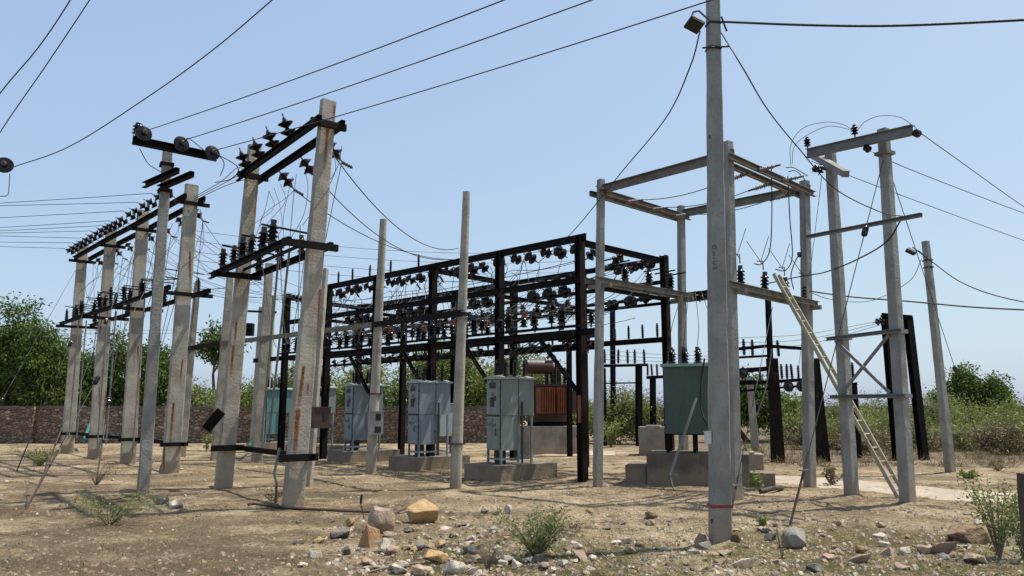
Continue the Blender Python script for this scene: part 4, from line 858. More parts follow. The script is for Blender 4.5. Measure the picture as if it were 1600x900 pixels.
def cabinet(xy, body, roof, label, idx, plinth_label):
    g0 = V((xy[0], xy[1], 0)); zp = .34
    pl = MB(); obox(pl, g0, -.25, 1.0, -.35, 1.55, -.25, zp, .03)
    o = tag(pl.build('concrete_plinth', M['plinth'], None, org=g0), plinth_label, 'plinth', 'concrete plinths under the switchgear cabinets')
    c = thing('switchgear_cabinet', label, 'cabinet', g0+V((0, 0, zp)), 'switchgear cabinets in a row'); B, Rf = M[body], M[roof]; wq = .56
    z0, z1, z2 = zp+.32, zp+1.12, zp+1.98
    m = MB(); obox(m, g0, 0, wq, 0, 1.02, z1+.006, z2); m.build('upper_case', B, c)
    m = MB(); obox(m, g0, .006, wq-.006, .006, .52, z0, z1); m.build('lower_case', B, c)
    m = MB(); p = g0+CU*wq/2
    m.ext([(-wq/2-.05, 0), (wq/2+.05, 0), (wq/2+.05, .035), (0, .095), (-wq/2-.05, .035)], p-CB*.06+V((0, 0, z2+.004)), p+CB*1.08+V((0, 0, z2+.004))); m.build('roof', Rf, c)
    for b in (.25, .5, .75): m = MB(); m.ext([(-wq/2-.055, .036), (0, .1), (wq/2+.055, .036), (wq/2+.055, .048), (0, .112), (-wq/2-.055, .048)], p+CB*(b-.02)+V((0, 0, z2+.004)), p+CB*(b+.02)+V((0, 0, z2+.004))); m.build('roof_rib', Rf, c)
    for nm, a0, a1, za, zb in (('panel_door', .025, wq-.025, z1+.03, z2-.03), ('lower_door', .03, wq-.03, z0+.03, z1-.02)):
        m = MB(); obox(m, g0, a0, a1, -.022, .002, za, zb, .004); d = m.build(nm, B, c)
        if nm == 'panel_door':
            for (a, z, sa, sz, mm) in ((.30, .66, .24, .14, 'glassdark'), (.30, .76+.06, .04, .04, 'ink'), (.25, .53, .03, .03, 'ink'), (.31, .53, .03, .03, 'ink'), (.25, .48, .03, .03, 'red'), (.31, .48, .03, .03, 'ink'), (.19, .36, .05, .12, 'ink'), (.31, .22, .15, .22, 'glassdark'), (.36, .38, .03, .03, 'ink'), (.28, .36, .03, .05, 'ink')):
                m = MB(); obox(m, g0, a-sa/2, a+sa/2, -.034, -.0225, z1+z*.97, z1+z*.97+sz, .003); m.build('window' if sa > .1 else 'indicator', M[mm], d)
        else:
            m = MB(); m.tube([g0+CU*.13-CB*.05+V((0, 0, z0+.34)), g0+CU*.14-CB*.07+V((0, 0, z0+.42)), g0+CU*.13-CB*.05+V((0, 0, z0+.5))], .014, 6); m.build('handle', M['ink'], d)
            m = MB(); obox(m, g0, .26, .30, -.03, -.0225, z1-.12, z1-.08, .003); m.build('lock', M['ink'], d)
            rq = random.Random(idx)                                   # marker scribble
            for k in range(6):
                a = .46-.055*k; z = z1-.20; q = [g0+CU*(a+rq.uniform(-.02, .02))-CB*.024+V((0, 0, z+rq.uniform(-.06, .05))) for _ in range(4)]
                m = MB(); m.tube(q, .008, 4); m.build('marker_scribble', M['ink'], d)
    m = MB(); obox(m, g0, -.006, .012, -.018, -.0035, z0+.03, z2-.03, .002); m.build('door_seam', M['ink'], c)
    m = MB(); obox(m, g0, .03, wq-.03, -.012, -.001, z1-.019, z1+.029, .002); m.build('door_seam', M['ink'], c)
    m = MB(); obox(m, g0, -.004, .0, .52, .545, z1+.02, z2-.02, .0015); m.build('panel_seam', M['ink'], c)
    for k in range(5):
        for za in (z0+.12+k*.17, z1+.1+k*.17): m = MB(); obox(m, g0, -.004, .022, -.028, -.003, za, za+.05, .003); m.build('hinge', M['fitting'], c)
    for a in (.03, wq-.03):
        for b, zt in ((.03, z0), (.95, z1)): m = MB(); obox(m, g0, a-.025, a+.025, b-.025, b+.025, zp, zt, .004); m.build('leg', B, c)
    for b in (.03, .95): m = MB(); obox(m, g0, .055, wq-.055, b-.015, b+.015, zp+.10, zp+.15, .003); m.build('leg_rail', B, c)
    m = MB(); obox(m, g0, .015, .03, .055, .925, zp+.10, zp+.15, .003); m.build('leg_rail', B, c)
    for a in (.12, .44):
        for b in (.2, .5, .8):
            place(SLIM, 'bushing', c, g0+CU*a+CB*b+V((0, 0, z2+.03)), CU*(a-.28)*.5+V((0, 0, 1)), 0, .95)
            e = g0+CU*a+CB*b+V((0, 0, z2+.45)); q = FN(min(1, max(0, .05+.185*idx+.05*b)), 3.5)+W*(.1+.5*b)
            wire(spline([e, e.lerp(q, .5)+V((.1, .1, .1)), q], 5), .009, mat='cable', name='jumper_wire', parent=c)
    m = MB(); m.tube([g0-CU*.05+CB*.60+V((0, 0, zp+.02)), g0-CU*.05+CB*.60+V((0, 0, zp+1.45 if idx != 3 else zp+1))], .028, 7); m.build('conduit', M['ink'], c)
    m = MB(); obox(m, g0, .18, .36, .10, .30, zp+.0, z0, .01); m.build('cable_gland', M['ink'], c)
    return c
PLAB = ['stained concrete plinth under the nearest grey green cabinet', 'stained concrete plinth under the pale blue grey cabinet', 'stained concrete plinth behind the round pole with the meter box', 'concrete plinth behind the nearer rust streaked pole', 'concrete plinth under the turquoise cabinet']
for i, (_, xy, bd, rf, lab) in enumerate(CABS): cc_ = cabinet(xy, bd, rf, lab, i, PLAB[i])
o = thing('cable_box', 'pale blue steel box on thin legs behind the pale blue grey cabinet', 'box', V((-1.95, 22.5, 0)))
m = MB(); m.box((-1.95, 22.5, 1.3), .6, .45, .9, CB); m.build('case', M['roofblue'], o)
for a in (-.25, .25): m = MB(); m.box((-1.95+a*CB.x, 22.5+a*CB.y, .4), .05, .05, .9, CB); m.build('leg', M['greyblue'], o)
m = MB(); m.box((-1.95, 22.5, 1.765), .68, .53, .03, CB); m.build('lid', M['roofblue'], o)

# ================================================================== transformer on its concrete base
tbz = V((1.15, 28.2, 0)); ta, tn = V((.93, .36, 0)).normalized(), V((.36, -.93, 0)).normalized()
def tbox(m, a0, a1, n0, n1, z0, z1, ch=.015):
    c = tbz+ta*((a0+a1)/2)+tn*((n0+n1)/2); return m.ext(chamf(abs(a1-a0), abs(n1-n0), ch), c+V((0, 0, z0)), c+V((0, 0, z1)), -tn)
m = MB(); tbox(m, -.95, 1.25, -.7, .9, -.3, 1.0, .02); tag(m.build('transformer_base', M['tb_concrete'], None, org=tbz), 'tall grey concrete base under the red brown transformer', 'base')
T = thing('power_transformer', 'red brown oil transformer with orange radiators and a round conservator tank', 'transformer', tbz+V((0, 0, 1.0)))
m = MB(); tbox(m, -.55, .95, -.35, .40, 1.15, 2.42); m.build('tank', M['maroon'], T)
m = MB(); tbox(m, -.62, 1.02, -.42, .47, 2.425, 2.49); m.build('tank_lid', M['maroon'], T)
for a0 in (-.5, .18):
    m = MB()
    for k in range(9): tbox(m, a0+k*.068, a0+k*.068+.035, .44, .82, 1.45, 2.36, .006)
    m.build('radiator', M['oxide'], T)
m = MB()
for k in range(6): tbox(m, .98, 1.3, -.3+k*.1, -.3+k*.1+.035, 1.45, 2.3, .006)
m.build('radiator', M['maroon'], T)
cz = 3.12; c0 = tbz+ta*-.75+tn*.1+V((0, 0, cz)); c1 = tbz+ta*.25+tn*.1+V((0, 0, cz))
MB().lathe([(0.05, -.05), (.24, -.03), (.27, 0), (.27, .98), (.24, 1.01), (.05, 1.03)], c0, ta, 18).build('conservator', M['maroon'], T, True)
MB().lathe([(.02, -.005), (.10, 0), (.10, .03), (.05, .035)], c1+ta*.03, ta, 12).build('end_flange', M['oxide'], T, True)
MB().tube(spline([tbz+ta*.35+tn*.3+V((0, 0, 2.45)), tbz+ta*.35+tn*.3+V((0, 0, 3.35)), tbz+ta*.2+tn*.3+V((0, 0, 3.55)), tbz+ta*.02+tn*.3+V((0, 0, 3.42))], 5), .05, 8).build('vent_pipe', M['maroon'], T, True)
for a in (-.5, .05): MB().bar(tbz+ta*a+tn*.1+V((0, 0, 2.48)), tbz+ta*a+tn*.1+V((0, 0, cz-.24)), .06, .06).build('bracket', M['maroon'], T)
for a in (.25, .5, .75, .95):
    for n in (-.2, .2): place(SLIM, 'bushing', T, tbz+ta*a+tn*n+V((0, 0, 2.49)), (0, 0, 1), 0, 1.35)
MB().tube([tbz+ta*1.1+tn*.5+V((0, 0, 2.6)), tbz+ta*1.12+tn*.95+V((0, 0, 2.55)), tbz+ta*1.15+tn*1.0+V((0, 0, 0))], .035, 7).build('cable_pipe', M['galv'], T)
MB().tube([tbz+ta*1.05+tn*1.0+V((0, 0, .9)), tbz+ta*1.05+tn*1.0+V((0, 0, -.1))], .05, 7).build('cable_sleeve', M['teal'], T)
m = MB(); tbox(m, -.5, .9, .2, .35, 1.003, 1.15); tbox(m, -.5, .9, -.35, -.2, 1.003, 1.15); m.build('skid', M['black'], T)

# ================================================================== green cabinet on a stepped plinth
gb = PB(1053, 757); ga, gn = V((.985, .17, 0)).normalized(), V((.17, -.985, 0)).normalized(); ga = V((.96, -.28, 0)).normalized(); gn = V((-.28, -.96, 0)).normalized()
def sbox(m, a0, a1, n0, n1, z0, z1, ch=.012):
    c = gb+ga*((a0+a1)/2)-gn*((n0+n1)/2); return m.ext(chamf(abs(a1-a0), abs(n1-n0), ch), c+V((0, 0, z0)), c+V((0, 0, z1)), -gn)
m = MB(); sbox(m, -.58, 1.6, 0, 1.35, -.3, .66, .03); sbox(m, -1.07, -.584, .1, 1.1, -.3, .38, .03); sbox(m, 1.604, 2.1, .0, .8, -.3, .28, .03)
tag(m.build('stepped_plinth', M['mudplinth'], None, org=gb), 'brown rendered plinth with steps under the dark green cabinet', 'plinth')
GC = thing('switchgear_cabinet', 'large plain dark green cabinet on black legs behind the red banded pole', 'cabinet', gb+V((0, 0, .66)))
m = MB(); sbox(m, -.18, 1.02, .25, 1.15, 1.08, 2.56); m.build('case', M['darkgreen'], GC)
m = MB(); sbox(m, -.24, 1.08, .19, 1.21, 2.564, 2.63); m.build('roof', M['roofgreen'], GC)
for a in (-.1, .2, .5, .8): m = MB(); sbox(m, a, a+.04, .185, 1.215, 2.634, 2.66); m.build('roof_rib', M['roofgreen'], GC)
for a in (-.13, .45, .97):
    for n in (.3, 1.1): m = MB(); sbox(m, a-.035, a+.035, n-.035, n+.035, .66, 1.05); m.build('leg', M['black'], GC)
m = MB(); sbox(m, -.17, 1.01, .26, 1.14, 1.052, 1.077); m.build('base_frame', M['black'], GC)
for a in (-.02, .28, .58, .88):
    for n in (.4, .95): place(POST, 'bushing', GC, gb+ga*a-gn*n+V((0, 0, 2.63)), (0, 0, 1), 0, .95)
    e = gb+ga*a-gn*.4+V((0, 0, 3.02)); wire(spline([e, e+V((.1, .2, .5)), xa('D', 4.4)+V((a*.5, -.2, .1))], 6), .008, mat='wire', name='jumper_wire', parent=GC)
m = MB(); sbox(m, .93, .99, .235, .248, 1.7, 1.9); m.build('handle', M['white'], GC)
o = thing('stay_pipe', 'grey pipe leaning against the front of the dark green cabinet', 'pipe', PB(1046, 772)); MB().tube([P(1046, 746, 16.35), P(1088, 622, 16.85)], .032, 8).build('pipe', M['galv'], o)
for s in (0, .12): MB().box(P(1049+s*60, 742, 16.3), .09, .03, .05).build('clamp', M['galv'], o)
MB().tube([P(1046, 742, 16.35), PB(1053, 766)], .016, 6).build('foot_rod', M['wire'], o)
wire(spline([P(*q) for q in ((1101, 560, 15.6), (1095, 600, 15.6), (1096, 640, 15.5), (1112, 680, 15.3))], 8), .02, 'dark cable drooping down the right edge of the dark green cabinet', 'cable', 'hanging_cable', mat='cable')

def cblock(label, p, sx, sy, z, ax, mat='tb_concrete'):
    m = MB(); m.ext(chamf(sx, sy, .03), V((p.x, p.y, -.3)), V((p.x, p.y, z)), V((-ax[1], ax[0], 0))); m.ext(chamf(sx*.5, sy*.9, .03), V((p.x, p.y, z+.002)), V((p.x, p.y, z+.05)), V((-ax[1], ax[0], 0)))
    return tag(m.build('concrete_block', M[mat], None, org=V((p.x, p.y, 0))), label, 'block')
cblock('pale concrete block with a split face left of the dark green cabinet', PB(1022, 712)+V((.1, .5, 0)), 1.0, .9, .98, (.97, -.25))
cblock('low concrete slab block just right of the red banded pole', PB(1172, 735)+V((0, .4, 0)), .9, .8, .42, (.97, -.2))

# ================================================================== black frames in the background
def frame(label, posts, beams, Y, name='steel_portal', cat='portal', w=.16, pins=(), pm=SLIM, mat='black', group=None):
    x0 = sum(p[0] for p in posts)/len(posts); o = thing(name, label, cat, V((P(x0, 600, Y).x, Y, 0)), group)
    for bx, tx, ty, ww in posts:
        a, b = V((P(bx, 680, Y).x, Y, -.2)), P(tx, ty, Y); MB().ext(ibeam(ww or w, (ww or w)*.9, .014), a, b, (.3, -.95, 0)).build('post', M[mat], o)
    for (x0, y0, x1, y1, hh) in beams: MB().ext(chan(.08, hh), P(x0, y0, Y-.16), P(x1, y1, Y-.16)).build('beam', M[mat], o)
    for px, py, s in pins: place(pm, 'post_insulator', o, P(px, py, Y-.16), (0, 0, 1), 0, s)
    return o
frame('small black frame with four upright insulators behind the left portal pole', [(944, 942, 575, .2), (998, 998, 572, .24)], [(936, 572, 1012, 570, .12), (944, 599, 1004, 598, .06)], 34, pins=[(x, 568, 1.35) for x in (945, 966, 981, 992, 1007)])
frame('tall thin single black post in the middle behind the left portal pole', [(958, 957, 480, .2)], [(950, 482, 966, 481, .12)], 36, 'black_post', 'post')
frame('short black post carrying a row of small insulators left of the green cabinet', [(1020, 1020, 590, .22)], [(1010, 590, 1050, 588, .14)], 35, 'black_post', 'post', pins=[(x, 587, 1.15) for x in (1012, 1019, 1027, 1040)])
frame('small black frame with insulators seen between the gantry front columns', [(890, 889, 532, .16)], [(872, 532, 930, 534, .1)], 27, 'black_post', 'post', pins=[(x, 545, 1.0) for x in (880, 898, 920)])
o = frame('heavy black tapered column pair carrying switch beams right of the red banded pole', [(1207, 1200, 468, .14), (1276, 1271, 560, .16)], [(1146, 546, 1204, 540, .10), (1204, 541, 1260, 545, .10), (1146, 580, 1214, 575, .14), (1146, 600, 1262, 593, .10), (1146, 612, 1262, 602, .07), (1146, 559, 1200, 556, .07)], 24, pins=[(1163, 555, 1.1), (1176, 556, 1.1), (1217, 557, 1.1), (1188, 597, 1.0), (1222, 592, 1.0), (1230, 592, 1.0), (1238, 592, 1.0), (1248, 592, .9)])
for (b0, b1, t0, t1, ty, Y, n) in ((1202, 1218, 1198, 1214, 560, 23.9, 'cladding'), (1278, 1287, 1269, 1277, 560, 24.2, 'cladding')):
    a, b = P((b0+b1)/2, 600, Y), P((t0+t1)/2, ty, Y); MB().ext(chamf(.37 if b0 < 1250 else .27, .2, .02), V((a.x, Y, -.1)), b, (0, -1, 0), .9).build('column_cladding', M['rustblack'], o)
for px, py in ((1156, 583), (1226, 604), (1246, 604)): place(DISC, 'disc_insulator', o, P(px, py, 23.6), (.2, -1, 0), 0, 1.3)
MB().tube(spline([P(*q) for q in ((1206, 545, 23.6), (1198, 600, 23.6), (1186, 640, 23.7), (1178, 660, 23.8))], 6), .02, 6).build('earth_strip', M['galv'], o)
o = thing('switch_pole', 'short pale concrete pole with a black crossarm in the shade of the dark tree', 'pole', V((P(1173, 600, 30).x, 30, 0)))
pole_mesh(V((P(1176, 600, 30).x, 30, 0)), P(1171, 590, 30), .26, .2, M['concrete'], o); MB().bar(P(1146, 598, 29.8), P(1180, 597, 29.8), .1, .16).build('crossarm', M['black'], o)
frame('black goal shaped steel frame behind the right leg of the braced gantry', [(1400, 1384, 492, .24), (1441, 1418, 495, .24)], [(1378, 492, 1426, 496, .13)], 25, pins=())
go = [x for x in bpy.data.objects if x.name.startswith('steel_portal')][-1]
for px, py in ((1382, 500), (1410, 505)): place(DISC2, 'strain_insulator', go, P(px, py, 24.7), (-.9, -.1, -.25), 0, .9)
frame('single black post topped by an insulator between the braced poles', [(1340, 1334, 598, .15)], [(1330, 600, 1340, 599, .08)], 26, 'black_post', 'post', pins=[(1333, 592, 1.2)])

# ================================================================== ladder
LA, LB = PB(1408, 783)+V((0, .05, 0)), P(1209, 428, 15.75); LA2, LB2 = LA+V((.22, .16, 0)), LB+V((.16, .16, 0))
ld = thing('ladder', 'pale wooden ladder leaning up against the crossbeam of the box portal', 'ladder', LA)
for a, b in ((LA, LB), (LA2, LB2)): MB().ext(chamf(.045, .075, .01), a, b, (.5, -.8, .3)).build('rail', M['bamboo'], ld)
for k in range(17):
    t = .04+k*.056; MB().tube([LA.lerp(LB, t), LA2.lerp(LB2, t)], .019, 6).build('rung', M['bamboo'], ld)

# ================================================================== wires, cables, guys
LG = 'three overhead conductors leaving the disc crossarm towards the upper right'
def line(label, a, px, py, z_end, over, s, r, mat='wire', group=None, cat='wire', name='overhead_wire'):
    """from a 3-D point to where it leaves the view at (px,py), at height z_end, and on beyond"""
    rr_ = ray(px, py); Y = (z_end-EYE)/rr_.z*rr_.y; b = P(px, py, Y); e = V(a)+(b-V(a))*over
    return wire(sag(a, e, s, 20), r, label, cat, name, group, mat)
line('thin conductor from the leftmost disc of the short crossarm to the top edge', tdisc[0], 757, 0, 6.3, 1.6, .10, .0085)
line('thin conductor from the middle disc of the short crossarm up past the tall pole', tdisc[1], 892, 0, 6.3, 1.6, .10, .0085)
line('thin conductor from the right disc of the short crossarm rising behind the tall pole top', tdisc[2], 1070, 0, 6.3, 1.5, .12, .0085)
o = thing('hanging_disc', 'black disc insulator with a thin tail hanging at the left edge', 'insulator', P(-30, 262, 13.5))
ax = V((.5, -.85, .1)); place(DISC, 'disc_insulator', o, P(8, 265, 13.3), ax, 0, 1.15); wire(spline([P(-120, 262, 14.2), P(-40, 262, 13.8), P(6, 265, 13.3)], 4), .03, mat='cable', name='support_rod', parent=o)
wire(spline([P(15, 272, 13.2), P(14, 290, 13.2), P(10, 306, 13.2), P(-20, 304, 13.2)], 5), .008, mat='alwire', name='tail_wire', parent=o)
wire(spline([P(*q) for q in ((18, 262, 13.0), (110, 228, 12.2), (230, 152, 11.2), (330, 80, 10.3), (425, 0, 9.4), (560, -120, 8))], 8), .009, 'conductor sweeping from the left edge disc up over the slim pole', 'wire')
wire(spline([P(*q) for q in ((-60, 235, 11.5), (0, 146, 11), (60, 74, 10.4), (110, 0, 9.8), (150, -70, 9.2))], 8), .009, 'upper of the two steep wires crossing the top left corner', 'wire')
wire(spline([P(*q) for q in ((-60, 310, 12), (0, 207, 11.4), (70, 105, 10.6), (140, 0, 9.8), (190, -80, 9.2))], 8), .008, 'lower of the two steep wires crossing the top left corner', 'wire')
ys_left = [(-30, 318), (-30, 328), (-30, 300), (-30, 345), (-30, 368), (-30, 372), (-30, 352), (-30, 306), (-30, 338)]
for i, (px, py) in enumerate(ys_left):
    tip = tips4[[0, 2, 4, 6, 8, 10, 12, 14, 16][i]]
    wire(sag(tip, P(px-900, py-2+i % 3, tip.y+6+i), .35, 18), .009, 'thin conductor running left out of view from the row of weathered poles', 'wire', group='conductors leaving the left pole row')
for i in range(6):
    a = low4[i+2]; b = FN(1-.05*i, 5.5) if i < 3 else BK(1-.08*(i-3), 5.4)
    wire(sag(a, b, .55, 14), .008, 'thin conductor slung from the left pole row to the far end of the black gantry', 'wire', group='conductors between left pole row and gantry')
for i, (py, Y0) in enumerate(((388, 38), (405, 40), (418, 42), (372, 36))):
    wire(sag(P(300, py-12, 24), P(960, py+14, Y0), .5, 16), .009, 'distant thin conductor passing behind the round poles', 'wire', group='distant conductors behind the round poles')
for i, (px, py, Y, lab) in enumerate(((716, 388, 21, 'upper conductor sagging from the tall paired poles to the gantry beam'), (700, 405, 21.5, 'middle conductor sagging from the tall paired poles to the gantry beam'), (728, 405, 21.2, 'lower conductor sagging from the tall paired poles to the gantry beam'))):
    wire(sag(hend[2-i] if i else P(524, 246, 13.0), P(px, py, Y), .55-.05*i, 16), .011, lab, 'wire')
rl = random.Random(31)
for i in range(9):
    a = low4[i]; b = P(470+rl.uniform(-60, 40), 470+rl.uniform(-40, 20), 26+rl.uniform(-2, 3)); wire(sag(a, b, rl.uniform(.3, .7), 12), .007, 'thin conductor slung from the left pole row to the far end of the black gantry', 'wire', group='conductors between left pole row and gantry')
for i in range(14):
    k = i % 3; t = rl.random(); a = topc[k].lerp(topc[k+1], t)+V((0, 0, ZT-.2))-NL*.3; b = midc[k].lerp(midc[k+1], min(1, max(0, t+rl.uniform(-.25, .25))))+V((0, 0, ZM+.5))-NL*rl.uniform(-.5, .6)
    wire(spline([a, a+V((rl.uniform(-.2, .2), 0, -.5)), a.lerp(b, .6)+V((rl.uniform(-.45, .45), rl.uniform(-.3, .3), -.15)), b], 7), .007, mat=rl.choice(('wire', 'alwire')), name='jumper_wire', parent=r4)
for i in range(9):
    t = rl.random(); a = tc_[0].lerp(tc_[1], t)+V((0, 0, zt-.25))-NL*.35; b = mc_[0].lerp(mc_[1], t*.8+.1)+V((0, 0, zm+.55))+NL*rl.uniform(-.5, .5)
    wire(spline([a, a+V((rl.uniform(-.15, .15), 0, -.4)), a.lerp(b, .6)+V((rl.uniform(-.3, .3), 0, -.1)), b], 7), .006, mat=rl.choice(('wire', 'alwire')), name='jumper_wire', parent=h2)
for i in range(3):                                                    # slack leads between the rows
    a = hend[i]+V((-.2, 0, .1)); wire(spline([tc_[0]+V((0, -.2, zt-.1*i)), P(372+i*8, 262+i*9, 17.2), P(345+i*4, 284+i*3, 18.6), topc[3]+NR*.3+V((0, 0, ZT-.05*i))], 7), .010, 'bright slack lead looping between the pole row and the tall paired poles', 'wire', 'slack_lead', 'slack leads between pole structures', 'alwire')
wire(spline([P(*q) for q in ((1094, 48, Yf), (1078, 105, 9.8), (1040, 185, 11.4), (972, 268, 14), (895, 362, 17.4), (842, 410, 18.6))], 8), .010, 'dark cable drooping from the floodlight to the corner of the black gantry', 'cable', 'service_cable', mat='cable')
wire(spline([P(*q) for q in ((1128, 34, Yf), (1260, 39, 8.7), (1400, 40, 8.4), (1600, 31, 8), (1800, 18, 7.6), (2050, 0, 7.2), (2400, -30, 6.8))], 8), .016, 'thick black cable running right along the top edge from the nearest pole', 'cable', 'service_cable', mat='cable')
wire(spline([P(*q) for q in ((1126, 50, Yf), (1160, 105, 9.3), (1200, 172, 10), (1250, 234, 11), (1305, 295, 12), (1375, 331, 12.5), (1412, 338, 12.5))], 8), .009, 'dark cable drooping from the nearest pole to the middle beam of the braced gantry', 'cable', 'service_cable', mat='cable')
wire(spline([P(*q) for q in ((1407, 345, 12.5), (1385, 378, 12.7), (1340, 405, 13.3), (1290, 425, 15), (1250, 432, 16.3), (1190, 445, 15.6))], 8), .013, 'dark cable sagging left from the gantry beam past the ladder top', 'cable', 'service_cable', mat='cable')
wire(spline([P(*q) for q in ((1265, 455, 16.6), (1330, 464, 16), (1420, 471, 15.3), (1520, 480, 14.5), (1640, 486, 13.6), (1780, 492, 12.8), (2000, 500, 11.8))], 8), .016, 'thick dark cable crossing the right side low behind the braced gantry', 'cable', 'service_cable', mat='cable')
wire(spline([P(*q) for q in ((1266, 457, 17), (1300, 468, 18.5), (1360, 470, 19), (1420, 440, 19.1), (1440, 405, 19.2))], 8), .009, 'thin grey wire rising to the leaning pole from the portal', 'wire')
wire(spline([P(*q) for q in ((1426, 386, 19), (1455, 408, 19.2), (1500, 440, 18.8), (1560, 463, 18), (1650, 480, 17), (1760, 490, 16), (1900, 500, 15))], 8), .014, 'cable drooping right out of view from the leaning pole lamp', 'cable', 'service_cable', mat='cable')
for pts, lab in (([(1440, 209, 12.1), (1500, 252, 13.5), (1600, 323, 16), (1720, 400, 19), (1990, 520, 30)], 'upper conductor slanting down right from the end of the gantry beam'), ([(1364, 238, 13.0), (1430, 268, 14), (1600, 333, 17), (1760, 390, 20), (2050, 490, 32)], 'middle conductor slanting down right from under the gantry beam'), ([(1268, 252, 14.4), (1400, 302, 16), (1600, 376, 19), (1760, 432, 22), (2000, 500, 32)], 'lowest conductor slanting down right from the gantry beam end')):
    wire(spline([P(*q) for q in pts], 8), .008, lab, 'wire')
for i, y in enumerate((522, 530, 538)):
    wire(spline([P(1150, y+6, 24), P(1260, y, 24.3), P(1382, 500+i*3, 24.6)], 6), .008, 'thin conductor between the black tapered column and the goal shaped frame', 'wire', group='conductors between the background frames')
for i in range(4): wire(spline([P(935, 545+i*8, 30), P(1000, 552+i*6, 33), P(1150, 558+i*5, 26)], 7), .008, 'thin conductor strung behind the dark green cabinet', 'wire', group='conductors behind the green cabinet')
for dy in (0, 5): wire(sag(P(-80, 512+dy, 48), P(345, 514+dy, 60), .15), .012, 'distant thin power line crossing in front of the big left tree', 'wire', group='distant twin power line')
def guy(label, top, ft, frac, rod=.16, r=.007, plate=True):
    o = thing('guy_wire', label, 'guy wire', ft); d = (V(top)-V(ft)); MB().tube([top, V(ft)+d*rod], r, 5).build('strand', M['wire'], o)
    MB().tube([V(ft)+d*rod, V(ft)-d.normalized()*.15], .017, 6).build('anchor_rod', M['boxbrown'], o)
    if plate: MB().box(V(ft)+d*rod*.75, .12, .10, .02).build('bow_plate', M['galv'], o)
    if frac: place(GUYI, 'guy_insulator', o, V(ft)+d*frac, d, 0, 1.0)
    return o
def ground(px, py): q = PB(px, py); return V((q.x, q.y, gz(q.x, q.y)))
guy('guy wire with a black egg insulator running from the third weathered pole to the left', zc(2, 7.0)+V((0, 0, 7.0)), ground(60, 760), .55)
guy('guy wire from the second weathered pole to the far left ground', zc(1, 7.0)+V((0, 0, 7.0)), ground(26, 735), .5, .14)
guy('guy wire coming down nearest to the left foreground', zc(3, 7.0)+V((0, 0, 7.0)), ground(40, 797), .3, .13)
guy('short guy wire whose rod stands just left of the slim pole foot', P(205, 400, 20.5), ground(150, 757), .3, .22)
guy('guy wire from the outermost weathered pole slanting out to the left', zc(0, 7.2)+V((0, 0, 7.2)), ground(-60, 735), .25)
guy('guy wire from the braced gantry down between the ladder and portal pole', at(*gr, pole_px(*gr, 240)), ground(1234, 826), .73, .16, .008)
guy('guy wire from the braced gantry past the leaning pole to the scrub', at(*gr, pole_px(*gr, 245)), P(1530, 690, 24), .36, .05, .008)
guy('thin guy wire ending right beside the foot of the red banded pole', P(1207, 480, 15.5), ground(1142, 803), 0, .14, .007)
guy('thin guy wire behind the ladder coming down from the short stub arm', P(1284, 275, 14.2), P(1240, 640, 22), 0, .05, .006, False)

# ================================================================== stones
def stone_mesh(seed, flat=.7, npts=13):
    rq = random.Random(seed); bm = bmesh.new()
    for _ in range(npts):
        v = V((rq.gauss(0, 1), rq.gauss(0, 1), rq.gauss(0, 1))).normalized(); v = V((v.x, v.y*rq.uniform(.7, .9), v.z*flat))*rq.uniform(.85, 1.1); bm.verts.new(v*.5)
    bmesh.ops.convex_hull(bm, input=bm.verts); bmesh.ops.delete(bm, geom=[v for v in bm.verts if not v.link_faces], context='VERTS')
    bmesh.ops.bevel(bm, geom=bm.edges[:], offset=.014, segments=1, affect='EDGES', clamp_overlap=True)
    bmesh.ops.triangulate(bm, faces=bm.faces); bmesh.ops.subdivide_edges(bm, edges=bm.edges[:], cuts=1, use_grid_fill=True); bmesh.ops.subdivide_edges(bm, edges=bm.edges[:], cuts=1, use_grid_fill=True)
    for v in bm.verts: v.co += v.co.normalized()*(.05*hn(v.co.x, v.co.y, v.co.z*2+seed, 3.1)+.02*hn(v.co.x, v.co.y+seed, v.co.z*6, 8))
    zmin = min(v.co.z for v in bm.verts)
    for v in bm.verts: v.co.z -= zmin
    me = bpy.data.meshes.new('stone'); bm.to_mesh(me); bm.free(); me.shade_smooth(); me.set_sharp_from_angle(angle=math.radians(24)); return me
def stonepaint(name, a, b, c):
    c = tuple(.45*x+.55*y for x, y in zip(c, (.38, .285, .175))); return pmat(name, a, b, 3.2, .9, 0, .7, c3=c, c3at=(.47, .66), c3scale=4, bdist=.03, var=.18)
SM = {'yellow': stonepaint('ochre_stone', (.46, .31, .14), (.36, .22, .095), (.20, .11, .05)), 'beige': stonepaint('beige_stone', (.46, .35, .25), (.38, .26, .18), (.22, .14, .09)),
      'orange': stonepaint('rusty_stone', (.33, .19, .095), (.24, .13, .065), (.13, .06, .03)), 'grey': stonepaint('grey_stone', (.27, .245, .21), (.18, .165, .14), (.10, .09, .075)),
      'slate': stonepaint('slate_stone', (.105, .10, .095), (.065, .062, .06), (.16, .145, .125)), 'white': stonepaint('pale_quartz', (.58, .51, .41), (.47, .41, .32), (.28, .22, .16)),
      'brown': stonepaint('brown_stone', (.21, .125, .07), (.14, .085, .05), (.08, .05, .03)), 'pink': stonepaint('pink_stone', (.40, .28, .21), (.30, .20, .15), (.2, .14, .1))}
SHP = [stone_mesh(i, (.55, .7, .45, .8, .62)[i % 5]) for i in range(10)]+[stone_mesh(40+i, .85, 20) for i in range(4)]; SMESH = {}
EXT = [tuple(max(v.co[k] for v in m_.vertices)-min(v.co[k] for v in m_.vertices) for k in range(3)) for m_ in SHP]
